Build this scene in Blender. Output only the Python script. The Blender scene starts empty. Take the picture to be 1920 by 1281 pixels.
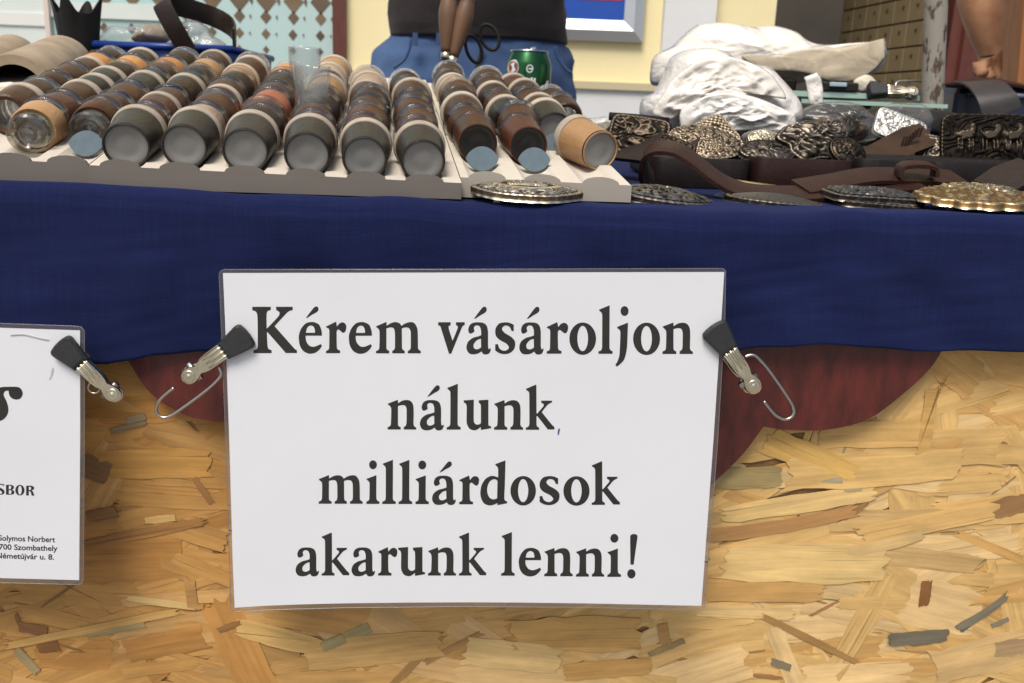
import bpy, bmesh, math, random
from mathutils import Vector, Matrix, noise
from mathutils.geometry import tessellate_polygon
import numpy as np
PI = math.pi
V3 = Vector
sc = bpy.context.scene
C = sc.collection
RND = random.Random(7)

# ------------------------------------------------------------------ camera
FPX, PITCH, ROLL, EYE = 1700.0, math.radians(14.0), 0.038, 0.85
X0 = V3((1, 0, 0)); FW = V3((0, math.cos(PITCH), -math.sin(PITCH))); U0 = V3((0, math.sin(PITCH), math.cos(PITCH)))
RT = X0*math.cos(ROLL) + U0*math.sin(ROLL)
UP = -X0*math.sin(ROLL) + U0*math.cos(ROLL)
CAM = V3((0, 0, EYE))
cd = bpy.data.cameras.new('camera'); cam = bpy.data.objects.new('camera', cd); C.objects.link(cam)
cam.matrix_world = Matrix(((RT.x, UP.x, -FW.x, CAM.x), (RT.y, UP.y, -FW.y, CAM.y), (RT.z, UP.z, -FW.z, CAM.z), (0, 0, 0, 1)))
cd.sensor_width = 36; cd.lens = 36*FPX/1920; cd.clip_start = 0.01; cd.clip_end = 500
cd.dof.use_dof = True; cd.dof.focus_distance = 0.55; cd.dof.aperture_fstop = 18
sc.camera = cam

# ------------------------------------------------------------------ sky, sun, exposure
SUN_EL, SUN_AZ = math.radians(58), math.radians(200)       # high, behind the photographer's left
w = bpy.data.worlds.new('World'); sc.world = w; w.use_nodes = True
nt = w.node_tree; nt.nodes.clear()
sky = nt.nodes.new('ShaderNodeTexSky'); sky.sky_type = 'NISHITA'; sky.sun_disc = False
sky.sun_elevation = SUN_EL; sky.sun_rotation = SUN_AZ; sky.air_density = 1.0; sky.dust_density = 4.0; sky.ozone_density = 0.6
bg = nt.nodes.new('ShaderNodeBackground'); bg.inputs['Strength'].default_value = 0.085
wo = nt.nodes.new('ShaderNodeOutputWorld')
nt.links.new(sky.outputs[0], bg.inputs[0]); nt.links.new(bg.outputs[0], wo.inputs[0])
sl = bpy.data.lights.new('sun', 'SUN'); sl.energy = 2.1; sl.angle = math.radians(25); sl.color = (1.0, 0.955, 0.89)
so = bpy.data.objects.new('sun', sl); C.objects.link(so)
sdir = V3((math.sin(SUN_AZ)*math.cos(SUN_EL), math.cos(SUN_AZ)*math.cos(SUN_EL), math.sin(SUN_EL)))
so.rotation_euler = sdir.to_track_quat('Z', 'Y').to_euler(); so.location = (0, -3, 6)
sc.view_settings.view_transform = 'Standard'; sc.view_settings.look = 'None'
sc.view_settings.gamma = 1; sc.view_settings.exposure = 0.58; sc.view_settings.use_curve_mapping = False
sc.render.engine = 'CYCLES'
sc.cycles.use_denoising = True
sc.cycles.max_bounces = 8; sc.cycles.transparent_max_bounces = 16; sc.cycles.caustics_reflective = False; sc.cycles.caustics_refractive = False

# ------------------------------------------------------------------ rays: from a pixel of the photograph to a place in the stall
def ray(px, py): return FW + RT*((px-960)/FPX) - UP*((py-640.5)/FPX)
def onpl(px, py, P, n):
    d = ray(px, py); return CAM + d*((P-CAM).dot(n)/d.dot(n))
def atY(px, py, Y): return onpl(px, py, V3((0, Y, 0)), V3((0, 1, 0)))
YAW = math.radians(4.0)
SX = V3((math.cos(YAW), math.sin(YAW), 0)); SY = V3((-math.sin(YAW), math.cos(YAW), 0)); SZ = V3((0, 0, 1))
S0 = V3((0, 0.548, 0))
def FR(px, py, off=0.0): return onpl(px, py, S0+SY*off, SY)
def st(s, off, z): return S0 + SX*s + SY*off + SZ*z          # stall coordinates
TABLE = 0.798

# ------------------------------------------------------------------ object helpers
def setp(o, label=None, cat=None, group=None, kind=None):
    for k, v in (('label', label), ('category', cat), ('group', group), ('kind', kind)):
        if v: o[k] = v
    return o
def thing(name, label, cat, loc=(0, 0, 0), group=None, mtx=None):
    o = bpy.data.objects.new(name, None); C.objects.link(o); o.empty_display_size = 0.02
    if mtx is not None: o.matrix_basis = mtx
    else: o.location = loc
    return setp(o, label, cat, group)
def mk(name, verts, faces, m, parent=None, smooth=False, world=True, uv=None):
    """one mesh object; verts are world coordinates unless world=False (then the parent's own)"""
    vs = [V3(v) for v in verts]
    if parent is not None and world:
        M = Matrix.Identity(4); o = parent
        while o is not None: M = o.matrix_basis @ M; o = o.parent
        inv = M.inverted()
        vs = [inv @ v for v in vs]
    me = bpy.data.meshes.new(name); me.from_pydata(vs, [], faces)
    if uv is not None:
        l = me.uv_layers.new(name='UVMap')
        l.data.foreach_set('uv', [c for lp in me.loops for c in uv[lp.vertex_index]])
    me.materials.append(m) if m else None
    if smooth: me.polygons.foreach_set('use_smooth', [True]*len(me.polygons))
    me.update()
    o = bpy.data.objects.new(name, me); C.objects.link(o)
    if parent is not None: o.parent = parent
    return o
def fixn(o):
    bm = bmesh.new(); bm.from_mesh(o.data); bmesh.ops.recalc_face_normals(bm, faces=bm.faces); bm.to_mesh(o.data); bm.free(); return o
def autos(o, ang=40):
    me = o.data; me.polygons.foreach_set('use_smooth', [True]*len(me.polygons)); me.set_sharp_from_angle(angle=math.radians(ang)); return o
class G:
    """collects shapes into one mesh"""
    def __init__(s): s.v = []; s.f = []
    def add(s, vf):
        v, f = vf; k = len(s.v); s.v += [V3(p) for p in v]; s.f += [tuple(i+k for i in q) for q in f]; return s
    def mk(s, name, m, parent=None, smooth=False, world=True, ang=None):
        o = fixn(mk(name, s.v, s.f, m, parent, smooth, world))
        if ang: autos(o, ang)
        return o
def box(c, sx, sy, sz, ax=None):
    ax = ax or (V3((1, 0, 0)), V3((0, 1, 0)), V3((0, 0, 1)))
    c = V3(c); v = []
    for a in (-.5, .5):
        for b in (-.5, .5):
            for d in (-.5, .5): v.append(c+ax[0]*(sx*a)+ax[1]*(sy*b)+ax[2]*(sz*d))
    return v, [(0, 1, 3, 2), (4, 6, 7, 5), (0, 4, 5, 1), (2, 3, 7, 6), (0, 2, 6, 4), (1, 5, 7, 3)]
def bevbox(c, sx, sy, sz, r, ax=None):
    bm = bmesh.new(); v, f = box((0, 0, 0), sx, sy, sz); vv = [bm.verts.new(p) for p in v]
    for q in f: bm.faces.new([vv[i] for i in q])
    bmesh.ops.recalc_face_normals(bm, faces=bm.faces)
    bmesh.ops.bevel(bm, geom=bm.edges[:], offset=r, segments=2, profile=.5, affect='EDGES')
    bm.verts.index_update(); ax = ax or (V3((1, 0, 0)), V3((0, 1, 0)), V3((0, 0, 1)))
    out = [V3(c)+ax[0]*p.co.x+ax[1]*p.co.y+ax[2]*p.co.z for p in bm.verts]; ff = [tuple(x.index for x in q.verts) for q in bm.faces]
    bm.free(); return out, ff
def lathe(prof, n=32, close=False):
    v, f = [], []
    for r, z in prof:
        for i in range(n):
            a = 2*PI*i/n; v.append((r*math.cos(a), r*math.sin(a), z))
    k = len(prof)
    for j in range(k-1 if not close else k):
        for i in range(n):
            a, b = j*n+i, j*n+(i+1) % n; c, d = ((j+1) % k)*n+(i+1) % n, ((j+1) % k)*n+i
            f.append((a, b, c, d))
    return v, f
def tube(path, r, n=8, caps=True):
    P = [V3(p) for p in path]; v, f = [], []; up = None
    for i, p in enumerate(P):
        t = (P[min(i+1, len(P)-1)]-P[max(i-1, 0)]).normalized()
        if up is None: up = t.orthogonal().normalized()
        up = (up - t*up.dot(t)).normalized(); b = t.cross(up)
        rr = r[i] if isinstance(r, (list, tuple)) else r
        for k in range(n):
            a = 2*PI*k/n; v.append(p+up*(rr*math.cos(a))+b*(rr*math.sin(a)))
    for i in range(len(P)-1):
        for k in range(n): f.append((i*n+k, i*n+(k+1) % n, (i+1)*n+(k+1) % n, (i+1)*n+k))
    if caps: f += [tuple(range(n))[::-1], tuple((len(P)-1)*n+k for k in range(n))]
    return v, f
def spline(pts, closed=False, n=6):
    """smooth curve; points with a trailing 1 are corners"""
    P = [V3(p[:2]+(0,)) if len(p) == 2 or (len(p) == 3) else p for p in pts]; cn = [len(p) == 3 and p[2] == 1 for p in pts]
    N = len(P); out = []
    for i in range(N if closed else N-1):
        a, b = P[i], P[(i+1) % N]; d = b-a
        ta = d if cn[i] or (i == 0 and not closed) else (b-P[i-1])*.5
        tb = d if cn[(i+1) % N] or (i+1 == N-1 and not closed) else (P[(i+2) % N]-a)*.5
        L = d.length
        if ta.length > L: ta = ta*(L/ta.length)
        if tb.length > L: tb = tb*(L/tb.length)
        kk = 1 if (cn[i] and cn[(i+1) % N]) else n
        for k in range(kk):
            t = k/kk; h1 = 2*t**3-3*t*t+1; h2 = t**3-2*t*t+t; h3 = -2*t**3+3*t*t; h4 = t**3-t*t
            q = a*h1+ta*h2+b*h3+tb*h4; out.append((q.x, q.y))
    if not closed: out.append((P[-1].x, P[-1].y))
    return out
def spline3(pts, n=6):
    P = [V3(p) for p in pts]; out = []
    for i in range(len(P)-1):
        a, b = P[i], P[i+1]; ta = (b-P[max(i-1, 0)])*.5; tb = (P[min(i+2, len(P)-1)]-a)*.5
        for k in range(n):
            t = k/n; out.append(a*(2*t**3-3*t*t+1)+ta*(t**3-2*t*t+t)+b*(-2*t**3+3*t*t)+tb*(t**3-t*t))
    return out+[P[-1]]
def fill(contours):
    """2-D contours (first outer, then holes) -> points, triangles"""
    pl = [[V3((x, y, 0)) for x, y in c] for c in contours]
    tri = tessellate_polygon(pl); pts = [p for c in contours for p in c]
    return pts, [tuple(t) for t in tri]
def slab(contour, fn, d0, d1, taper=0.0):
    """plate cut to a 2-D contour; fn(x, y, depth) places a point"""
    n = len(contour); v = []; pts, tri = fill([contour]); cx = sum(p[0] for p in contour)/n; cy = sum(p[1] for p in contour)/n
    for x, y in contour: v.append(fn(x, y, d0))
    for x, y in contour: v.append(fn(x, y, d0+(d1-d0)*(.6 if taper else 1)))
    f = [(i, (i+1) % n, n+(i+1) % n, n+i) for i in range(n)]; top = n
    if taper:
        for x, y in contour: v.append(fn(cx+(x-cx)*(1-taper), cy+(y-cy)*(1-taper), d1))
        f += [(n+i, n+(i+1) % n, 2*n+(i+1) % n, 2*n+i) for i in range(n)]; top = 2*n
    f += [t[::-1] for t in tri]+[tuple(top+i for i in t) for t in tri]
    return v, f
def ribbon(path, wdir, width, th):
    """flat strap: path of points, its width along wdir, thickness th"""
    P = [V3(p) for p in path]; v, f = [], []
    for i, p in enumerate(P):
        t = (P[min(i+1, len(P)-1)]-P[max(i-1, 0)]).normalized(); wd = wdir[i] if isinstance(wdir, list) else V3(wdir)
        wd = (wd-t*wd.dot(t)).normalized(); nn = t.cross(wd)
        for a, b in ((-.5, -.42), (-.5, .42), (-.47, .5), (.47, .5), (.5, .42), (.5, -.42), (.47, -.5), (-.47, -.5)): v.append(p+wd*(a*width)+nn*(b*th))
    n = 8
    for i in range(len(P)-1):
        for k in range(n): f.append((i*n+k, i*n+(k+1) % n, (i+1)*n+(k+1) % n, (i+1)*n+k))
    f += [tuple(range(n))[::-1], tuple((len(P)-1)*n+k for k in range(n))]
    return v, f
def fbm(p, o=4, s=1.0):
    t, a = 0.0, 1.0
    for i in range(o): t += a*noise.noise(p*s); s *= 2.0; a *= .5
    return t

# ------------------------------------------------------------------ materials
def nodes(name):
    m = bpy.data.materials.new(name); m.use_nodes = True; t = m.node_tree; t.nodes.clear()
    return m, t, (lambda k: t.nodes.new('ShaderNode'+k)), t.links.new
def pm(name, col, rough=.5, metal=0, col2=None, vs=60, stretch=(1, 1, 1), bump=0, bs=300, spec=.5, sheen=0, coat=0, vary=0, det=5, lo=.35, hi=.65, trans=0):
    m, t, N, L = nodes(name)
    b = N('BsdfPrincipled'); o = N('OutputMaterial'); L(b.outputs[0], o.inputs[0])
    b.inputs['Roughness'].default_value = rough; b.inputs['Metallic'].default_value = metal
    b.inputs['Specular IOR Level'].default_value = spec; b.inputs['Sheen Weight'].default_value = sheen; b.inputs['Coat Weight'].default_value = coat
    b.inputs['Coat Roughness'].default_value = .15; b.inputs['Sheen Roughness'].default_value = .4
    if trans: b.inputs['Transmission Weight'].default_value = trans
    b.inputs['Base Color'].default_value = (*col, 1)
    tc = N('TexCoord'); oi = N('ObjectInfo'); mp = N('Mapping'); mp.inputs['Scale'].default_value = stretch
    ml = N('VectorMath'); ml.operation = 'MULTIPLY_ADD'; cx = N('CombineXYZ')
    for i in range(3): L(oi.outputs['Random'], cx.inputs[i])
    L(cx.outputs[0], ml.inputs[0]); ml.inputs[1].default_value = (7.3, 3.1, 5.7); L(tc.outputs['Object'], ml.inputs[2]); L(ml.outputs[0], mp.inputs['Vector'])
    last = None
    if col2:
        n = N('TexNoise'); n.inputs['Scale'].default_value = vs; n.inputs['Detail'].default_value = det; n.inputs['Roughness'].default_value = .6; L(mp.outputs[0], n.inputs['Vector'])
        r = N('MapRange'); r.inputs[1].default_value = lo; r.inputs[2].default_value = hi; L(n.outputs[0], r.inputs[0])
        x = N('Mix'); x.data_type = 'RGBA'; x.inputs[6].default_value = (*col, 1); x.inputs[7].default_value = (*col2, 1); L(r.outputs[0], x.inputs[0]); last = x.outputs[2]
    if vary:
        h = N('HueSaturation'); h.inputs['Color'].default_value = (*col, 1); r = N('MapRange'); r.inputs[3].default_value = 1-vary; r.inputs[4].default_value = 1+vary
        L(oi.outputs['Random'], r.inputs[0]); L(r.outputs[0], h.inputs['Value'])
        if last: L(last, h.inputs['Color'])
        last = h.outputs[0]
    if last: L(last, b.inputs['Base Color'])
    if bump:
        n = N('TexNoise'); n.inputs['Scale'].default_value = bs; n.inputs['Detail'].default_value = 4; L(mp.outputs[0], n.inputs['Vector'])
        u = N('Bump'); u.inputs['Strength'].default_value = bump; u.inputs['Distance'].default_value = .001; L(n.outputs[0], u.inputs['Height']); L(u.outputs[0], b.inputs['Normal'])
    return m
def film(name, tint=(1, 1, 1), fres=1.45, rough=.05, white=0.0, bump=0, bs=80):
    """clear thin plastic: see-through with a surface gloss and a little milkiness"""
    m, t, N, L = nodes(name); o = N('OutputMaterial')
    tr = N('BsdfTransparent'); tr.inputs[0].default_value = (*tint, 1); g = N('BsdfGlossy'); g.inputs['Roughness'].default_value = rough
    fr = N('LayerWeight'); pw = N('Math'); pw.operation = 'POWER'; L(fr.outputs['Facing'], pw.inputs[0]); pw.inputs[1].default_value = 4.0
    f0 = ((fres-1)/(fres+1))**2*1.6; sc_ = N('Math'); sc_.operation = 'MULTIPLY_ADD'; L(pw.outputs[0], sc_.inputs[0]); sc_.inputs[1].default_value = .75; sc_.inputs[2].default_value = f0
    mx = N('MixShader'); L(sc_.outputs[0], mx.inputs[0])
    src = tr.outputs[0]
    if white:
        d = N('BsdfDiffuse'); d.inputs[0].default_value = (.8, .8, .78, 1); m2 = N('MixShader'); m2.inputs[0].default_value = white; L(tr.outputs[0], m2.inputs[1]); L(d.outputs[0], m2.inputs[2]); src = m2.outputs[0]
    L(src, mx.inputs[1]); L(g.outputs[0], mx.inputs[2]); L(mx.outputs[0], o.inputs[0])
    if bump:
        tc = N('TexCoord'); n = N('TexNoise'); n.inputs['Scale'].default_value = bs; n.inputs['Detail'].default_value = 5; L(tc.outputs['Object'], n.inputs['Vector'])
        u = N('Bump'); u.inputs['Strength'].default_value = bump; u.inputs['Distance'].default_value = .004; L(n.outputs[0], u.inputs['Height'])
        L(u.outputs[0], g.inputs['Normal']); L(u.outputs[0], fr.inputs['Normal'])
    return m
def plastic_bag(name, col, transl=.5, alpha=.0):
    m, t, N, L = nodes(name); o = N('OutputMaterial'); d = N('BsdfDiffuse'); d.inputs[0].default_value = (*col, 1); tl = N('BsdfTranslucent'); tl.inputs[0].default_value = (*col, 1)
    a = N('MixShader'); a.inputs[0].default_value = transl; L(d.outputs[0], a.inputs[1]); L(tl.outputs[0], a.inputs[2])
    g = N('BsdfGlossy'); g.inputs['Roughness'].default_value = .17; fr = N('Fresnel'); fr.inputs[0].default_value = 1.45; b = N('MixShader'); L(fr.outputs[0], b.inputs[0]); L(a.outputs[0], b.inputs[1]); L(g.outputs[0], b.inputs[2])
    out = b.outputs[0]
    if alpha:
        tr = N('BsdfTransparent'); c = N('MixShader'); c.inputs[0].default_value = alpha; L(b.outputs[0], c.inputs[1]); L(tr.outputs[0], c.inputs[2]); out = c.outputs[0]
    tc = N('TexCoord'); mp = N('Mapping'); mp.inputs['Scale'].default_value = (1, 1, 1.7); mp.inputs['Rotation'].default_value = (.2, .5, 0); L(tc.outputs['Object'], mp.inputs[0]); nz = N('TexNoise'); nz.inputs['Scale'].default_value = 9; nz.inputs['Detail'].default_value = 3; L(mp.outputs[0], nz.inputs['Vector']); va = N('VectorMath'); va.operation = 'MULTIPLY_ADD'; L(nz.outputs['Color'], va.inputs[0]); va.inputs[1].default_value = (.12, .12, .12); L(mp.outputs[0], va.inputs[2]); n = N('TexVoronoi'); n.feature = 'DISTANCE_TO_EDGE'; n.inputs['Scale'].default_value = 8; n.inputs['Detail'].default_value = 2; n.inputs['Roughness'].default_value = .5; L(va.outputs[0], n.inputs['Vector'])
    u = N('Bump'); u.inputs['Strength'].default_value = .5; u.inputs['Distance'].default_value = .012
    mq = N('Mapping'); mq.inputs['Scale'].default_value = (62, 20, 11); mq.inputs['Rotation'].default_value = (0, .5, 0); L(va.outputs[0], mq.inputs[0]); nf = N('TexNoise'); nf.inputs['Scale'].default_value = 1; nf.inputs['Detail'].default_value = 3; nf.inputs['Distortion'].default_value = .8; L(mq.outputs[0], nf.inputs['Vector'])
    hm = N('Math'); hm.operation = 'MULTIPLY_ADD'; L(nf.outputs[0], hm.inputs[0]); hm.inputs[1].default_value = .42; L(n.outputs[0], hm.inputs[2]); L(hm.outputs[0], u.inputs['Height'])
    for q in (d, tl, g, fr): L(u.outputs[0], q.inputs['Normal'])
    L(out, o.inputs[0]); return m
def antique(name, hi, lo, rough=.28):
    """cast metal with dark patina left in its recesses (vertex attribute 'relief')"""
    m, t, N, L = nodes(name); b = N('BsdfPrincipled'); o = N('OutputMaterial'); L(b.outputs[0], o.inputs[0]); b.inputs['Metallic'].default_value = 1; b.inputs['Roughness'].default_value = rough
    a = N('Attribute'); a.attribute_name = 'relief'; r = N('MapRange'); r.inputs[1].default_value = .3; r.inputs[2].default_value = .62; L(a.outputs['Fac'], r.inputs[0])
    tc = N('TexCoord'); n = N('TexNoise'); n.inputs['Scale'].default_value = 400; n.inputs['Detail'].default_value = 3; L(tc.outputs['Object'], n.inputs['Vector'])
    ad = N('Math'); ad.operation = 'MULTIPLY_ADD'; L(n.outputs[0], ad.inputs[0]); ad.inputs[1].default_value = .5; L(r.outputs[0], ad.inputs[2]); sb = N('Math'); sb.operation = 'SUBTRACT'; sb.use_clamp = True; L(ad.outputs[0], sb.inputs[0]); sb.inputs[1].default_value = .25
    x = N('Mix'); x.data_type = 'RGBA'; x.inputs[6].default_value = (*lo, 1); x.inputs[7].default_value = (*hi, 1); L(sb.outputs[0], x.inputs[0]); L(x.outputs[2], b.inputs['Base Color'])
    q = N('MapRange'); q.inputs[3].default_value = .6; q.inputs[4].default_value = rough; L(sb.outputs[0], q.inputs[0]); L(q.outputs[0], b.inputs['Roughness'])
    return m

# ================================================================== STRUCTURE: ground and stall
m_pave = pm('paving', (.30, .29, .27), .85, col2=(.20, .195, .185), vs=6, bump=.3, bs=60)
g = mk('ground', [(-40, -40, 0), (40, -40, 0), (40, 60, 0), (-40, 60, 0)], [(0, 1, 2, 3)], m_pave); setp(g, kind='structure')

# ---- oriented strand board front, flake by flake
def strand_material():
    m, t, N, L = nodes('wood_strand'); b = N('BsdfPrincipled'); o = N('OutputMaterial'); L(b.outputs[0], o.inputs[0])
    b.inputs['Roughness'].default_value = .6; b.inputs['Specular IOR Level'].default_value = .3
    a = N('Attribute'); a.attribute_name = 'tint'; uv = N('UVMap'); mp = N('Mapping'); mp.inputs['Scale'].default_value = (7, 130, 1); L(uv.outputs[0], mp.inputs[0])
    n = N('TexNoise'); n.inputs['Scale'].default_value = 1; n.inputs['Detail'].default_value = 6; n.inputs['Roughness'].default_value = .65; n.inputs['Distortion'].default_value = 1.3; L(mp.outputs[0], n.inputs['Vector'])
    r = N('MapRange'); r.inputs[1].default_value = .3; r.inputs[2].default_value = .72; r.inputs[3].default_value = .74; r.inputs[4].default_value = 1.12; L(n.outputs[0], r.inputs[0])
    mp2 = N('Mapping'); mp2.inputs['Scale'].default_value = (22, 60, 1); L(uv.outputs[0], mp2.inputs[0])
    n2 = N('TexNoise'); n2.inputs['Scale'].default_value = 1; n2.inputs['Detail'].default_value = 4; L(mp2.outputs[0], n2.inputs['Vector'])
    r2 = N('MapRange'); r2.inputs[1].default_value = .35; r2.inputs[2].default_value = .65; r2.inputs[3].default_value = .88; r2.inputs[4].default_value = 1.08; L(n2.outputs[0], r2.inputs[0])
    mp3 = N('Mapping'); mp3.inputs['Scale'].default_value = (9, 420, 1); L(uv.outputs[0], mp3.inputs[0])
    n3 = N('TexNoise'); n3.inputs['Scale'].default_value = 1; n3.inputs['Detail'].default_value = 2; L(mp3.outputs[0], n3.inputs['Vector'])
    r3 = N('MapRange'); r3.inputs[1].default_value = .64; r3.inputs[2].default_value = .74; r3.inputs[3].default_value = 1.0; r3.inputs[4].default_value = .62; L(n3.outputs[0], r3.inputs[0])
    k = N('Math'); k.operation = 'MULTIPLY'; L(r.outputs[0], k.inputs[0]); L(r2.outputs[0], k.inputs[1])
    k2 = N('Math'); k2.operation = 'MULTIPLY'; L(k.outputs[0], k2.inputs[0]); L(r3.outputs[0], k2.inputs[1])
    tcw = N('TexCoord'); mw = N('Mapping'); mw.inputs['Scale'].default_value = (14, 14, 38); L(tcw.outputs['Object'], mw.inputs[0]); nw = N('TexNoise'); nw.inputs['Scale'].default_value = 1; nw.inputs['Detail'].default_value = 8; nw.inputs['Roughness'].default_value = .7; L(mw.outputs[0], nw.inputs['Vector'])
    rw = N('MapRange'); rw.inputs[1].default_value = .3; rw.inputs[2].default_value = .7; rw.inputs[3].default_value = .84; rw.inputs[4].default_value = 1.10; L(nw.outputs[0], rw.inputs[0]); k3 = N('Math'); k3.operation = 'MULTIPLY'; L(k2.outputs[0], k3.inputs[0]); L(rw.outputs[0], k3.inputs[1]); k2 = k3
    s = N('Vector' 'Math'); s.operation = 'SCALE'; L(a.outputs['Color'], s.inputs[0]); L(k2.outputs[0], s.inputs['Scale']); L(s.outputs[0], b.inputs['Base Color'])
    u = N('Bump'); u.inputs['Strength'].default_value = .35; u.inputs['Distance'].default_value = .0006; L(k2.outputs[0], u.inputs['Height']); L(u.outputs[0], b.inputs['Normal'])
    return m
m_strand = strand_material()
m_board = pm('glued_wood_core', (.30, .16, .055), .7, col2=(.20, .10, .035), vs=90, stretch=(1, 1, 3))
panel = thing('front_panel', 'pale wood strand board closing the stall front below the blue cloth', 'wood panel', st(0, .02, 0))
PF = .0150                                            # depth of the board's core face behind the cloth line
G().add(box(st(0, PF+.007, .40), 1.9, .014, .78, (SX, SY, SZ))).mk('board', m_board, panel)
def flake(cs, cz, ln, wd, ang, depth, tint, rnd, ragged=1.0, bow=0.0):
    """one wood strand: outline with ragged ends, grain along it, thin cut edge"""
    n = 9; top, bot = [], []
    skew = rnd.uniform(-.35, .35)*wd*ragged
    for i in range(n+1):
        t = i/n-.5; bulge = (1-.28*ragged*rnd.random()*abs(t*2)**2)*(1+.10*noise.noise(V3((cs*90+t*2.6, cz*90, 1))))
        top.append((t*ln+skew*.5+(rnd.uniform(-.05, .05)*ln*ragged if i in (0, n) else 0), wd*.5*bulge+rnd.uniform(-.035, .035)*wd))
        bot.append((t*ln-skew*.5+(rnd.uniform(-.05, .05)*ln*ragged if i in (0, n) else 0), -wd*.5*bulge+rnd.uniform(-.05, .05)*wd))
    er = min(.05*ln, .005)*ragged*.8; qs = (.38, .27, .15, .02, -.12, -.22, -.36)
    endr = [(ln*.5+rnd.uniform(-1, .9)*er, wd*(q+rnd.uniform(-.04, .04))) for q in qs]
    endl = [(-ln*.5+rnd.uniform(-.9, 1)*er, wd*(-q+rnd.uniform(-.04, .04))) for q in qs]
    out = top+endr+bot[::-1]+endl
    out = [(x, y+bow*((x/ln)**2-.12)*4) for x, y in out]
    ca, sa = math.cos(ang), math.sin(ang); ta, tb = rnd.uniform(-.0022, .0022), rnd.uniform(-.006, .006)
    off = (rnd.uniform(0, 50), rnd.uniform(0, 50)); v, uv, col = [], [], []
    dark = [c*.82 for c in tint]
    for layer in (0, 1, 2):
        for x, y in out:
            d = depth-x*ta-y*tb+(.00035 if layer == 2 else 0)
            v.append(st(cs+x*ca-y*sa, d, cz+x*sa+y*ca)); uv.append((x+off[0], y+off[1])); col.append(tint if layer == 0 else dark)
    k = len(out); f = [tuple(range(k))]+[(k+(i+1) % k, k+i, 2*k+i, 2*k+(i+1) % k) for i in range(k)]
    return v, f, uv, col
def flake_obj(items, name, parent, kind=None):
    v, f, uv, col = [], [], [], []
    for a, b, c, d in items:
        k = len(v); v += a; f += [tuple(i+k for i in q) for q in b]; uv += c; col += d
    o = mk(name, v, f, m_strand, parent, uv=uv)
    at = o.data.color_attributes.new('tint', 'FLOAT_COLOR', 'POINT'); at.data.foreach_set('color', [x for c in col for x in (*c, 1)])
    return setp(o, kind=kind)
def wood(s, rnd):
    """left part of the board is a deeper honey colour than the right"""
    t = min(1, max(0, (s+.20)/.30)); a = (.53, .285, .085); b = (.70, .445, .165)
    c = [a[i]+(b[i]-a[i])*t for i in range(3)]; q = rnd.random(); k = rnd.uniform(.95, 1.06)
    if q < .16: c = [c[0]*1.10, c[1]*1.18, c[2]*1.45]         # pale sapwood
    elif q < .34: c = [c[0]*.9, c[1]*.82, c[2]*.74]          # reddish heartwood
    elif q < .42: c = [c[0]*.82, c[1]*.84, c[2]*.92]          # greyish
    return [min(.9, x*k) for x in c]
rf = random.Random(41)
fl = []
for i in range(1500):
    s, z = rf.uniform(-.62, .62), rf.uniform(.36, .765)
    ln, wd = rf.uniform(.045, .125), min(.038, max(.005, rf.lognormvariate(-4.05, .5)))
    ang = rf.gauss(.06, .30) if rf.random() < .8 else rf.uniform(-1.4, 1.4)
    z = min(z, .780-ln*.55*abs(math.sin(ang))-wd*.6)
    fl.append((s, z, ln, wd, ang, PF-.0004-.0013*i/1500, wood(s, rf)))
for i in range(170):                                    # slivers, bark and torn bits
    s, z = rf.uniform(-.5, .5), rf.uniform(.40, .75); q = rf.random()
    c = (.36, .19, .07) if q < .6 else ((.30, .25, .15) if q < .75 else (.42, .25, .10))
    k = 1.0 if s > -.1 else .8
    fl.append((s, z, rf.uniform(.006, .030), rf.uniform(.0010, .0038), rf.gauss(.1, .5), PF-.0004-.0013*rf.uniform(.2, 1.0), [x*k for x in c], 2.6, 0))
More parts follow.
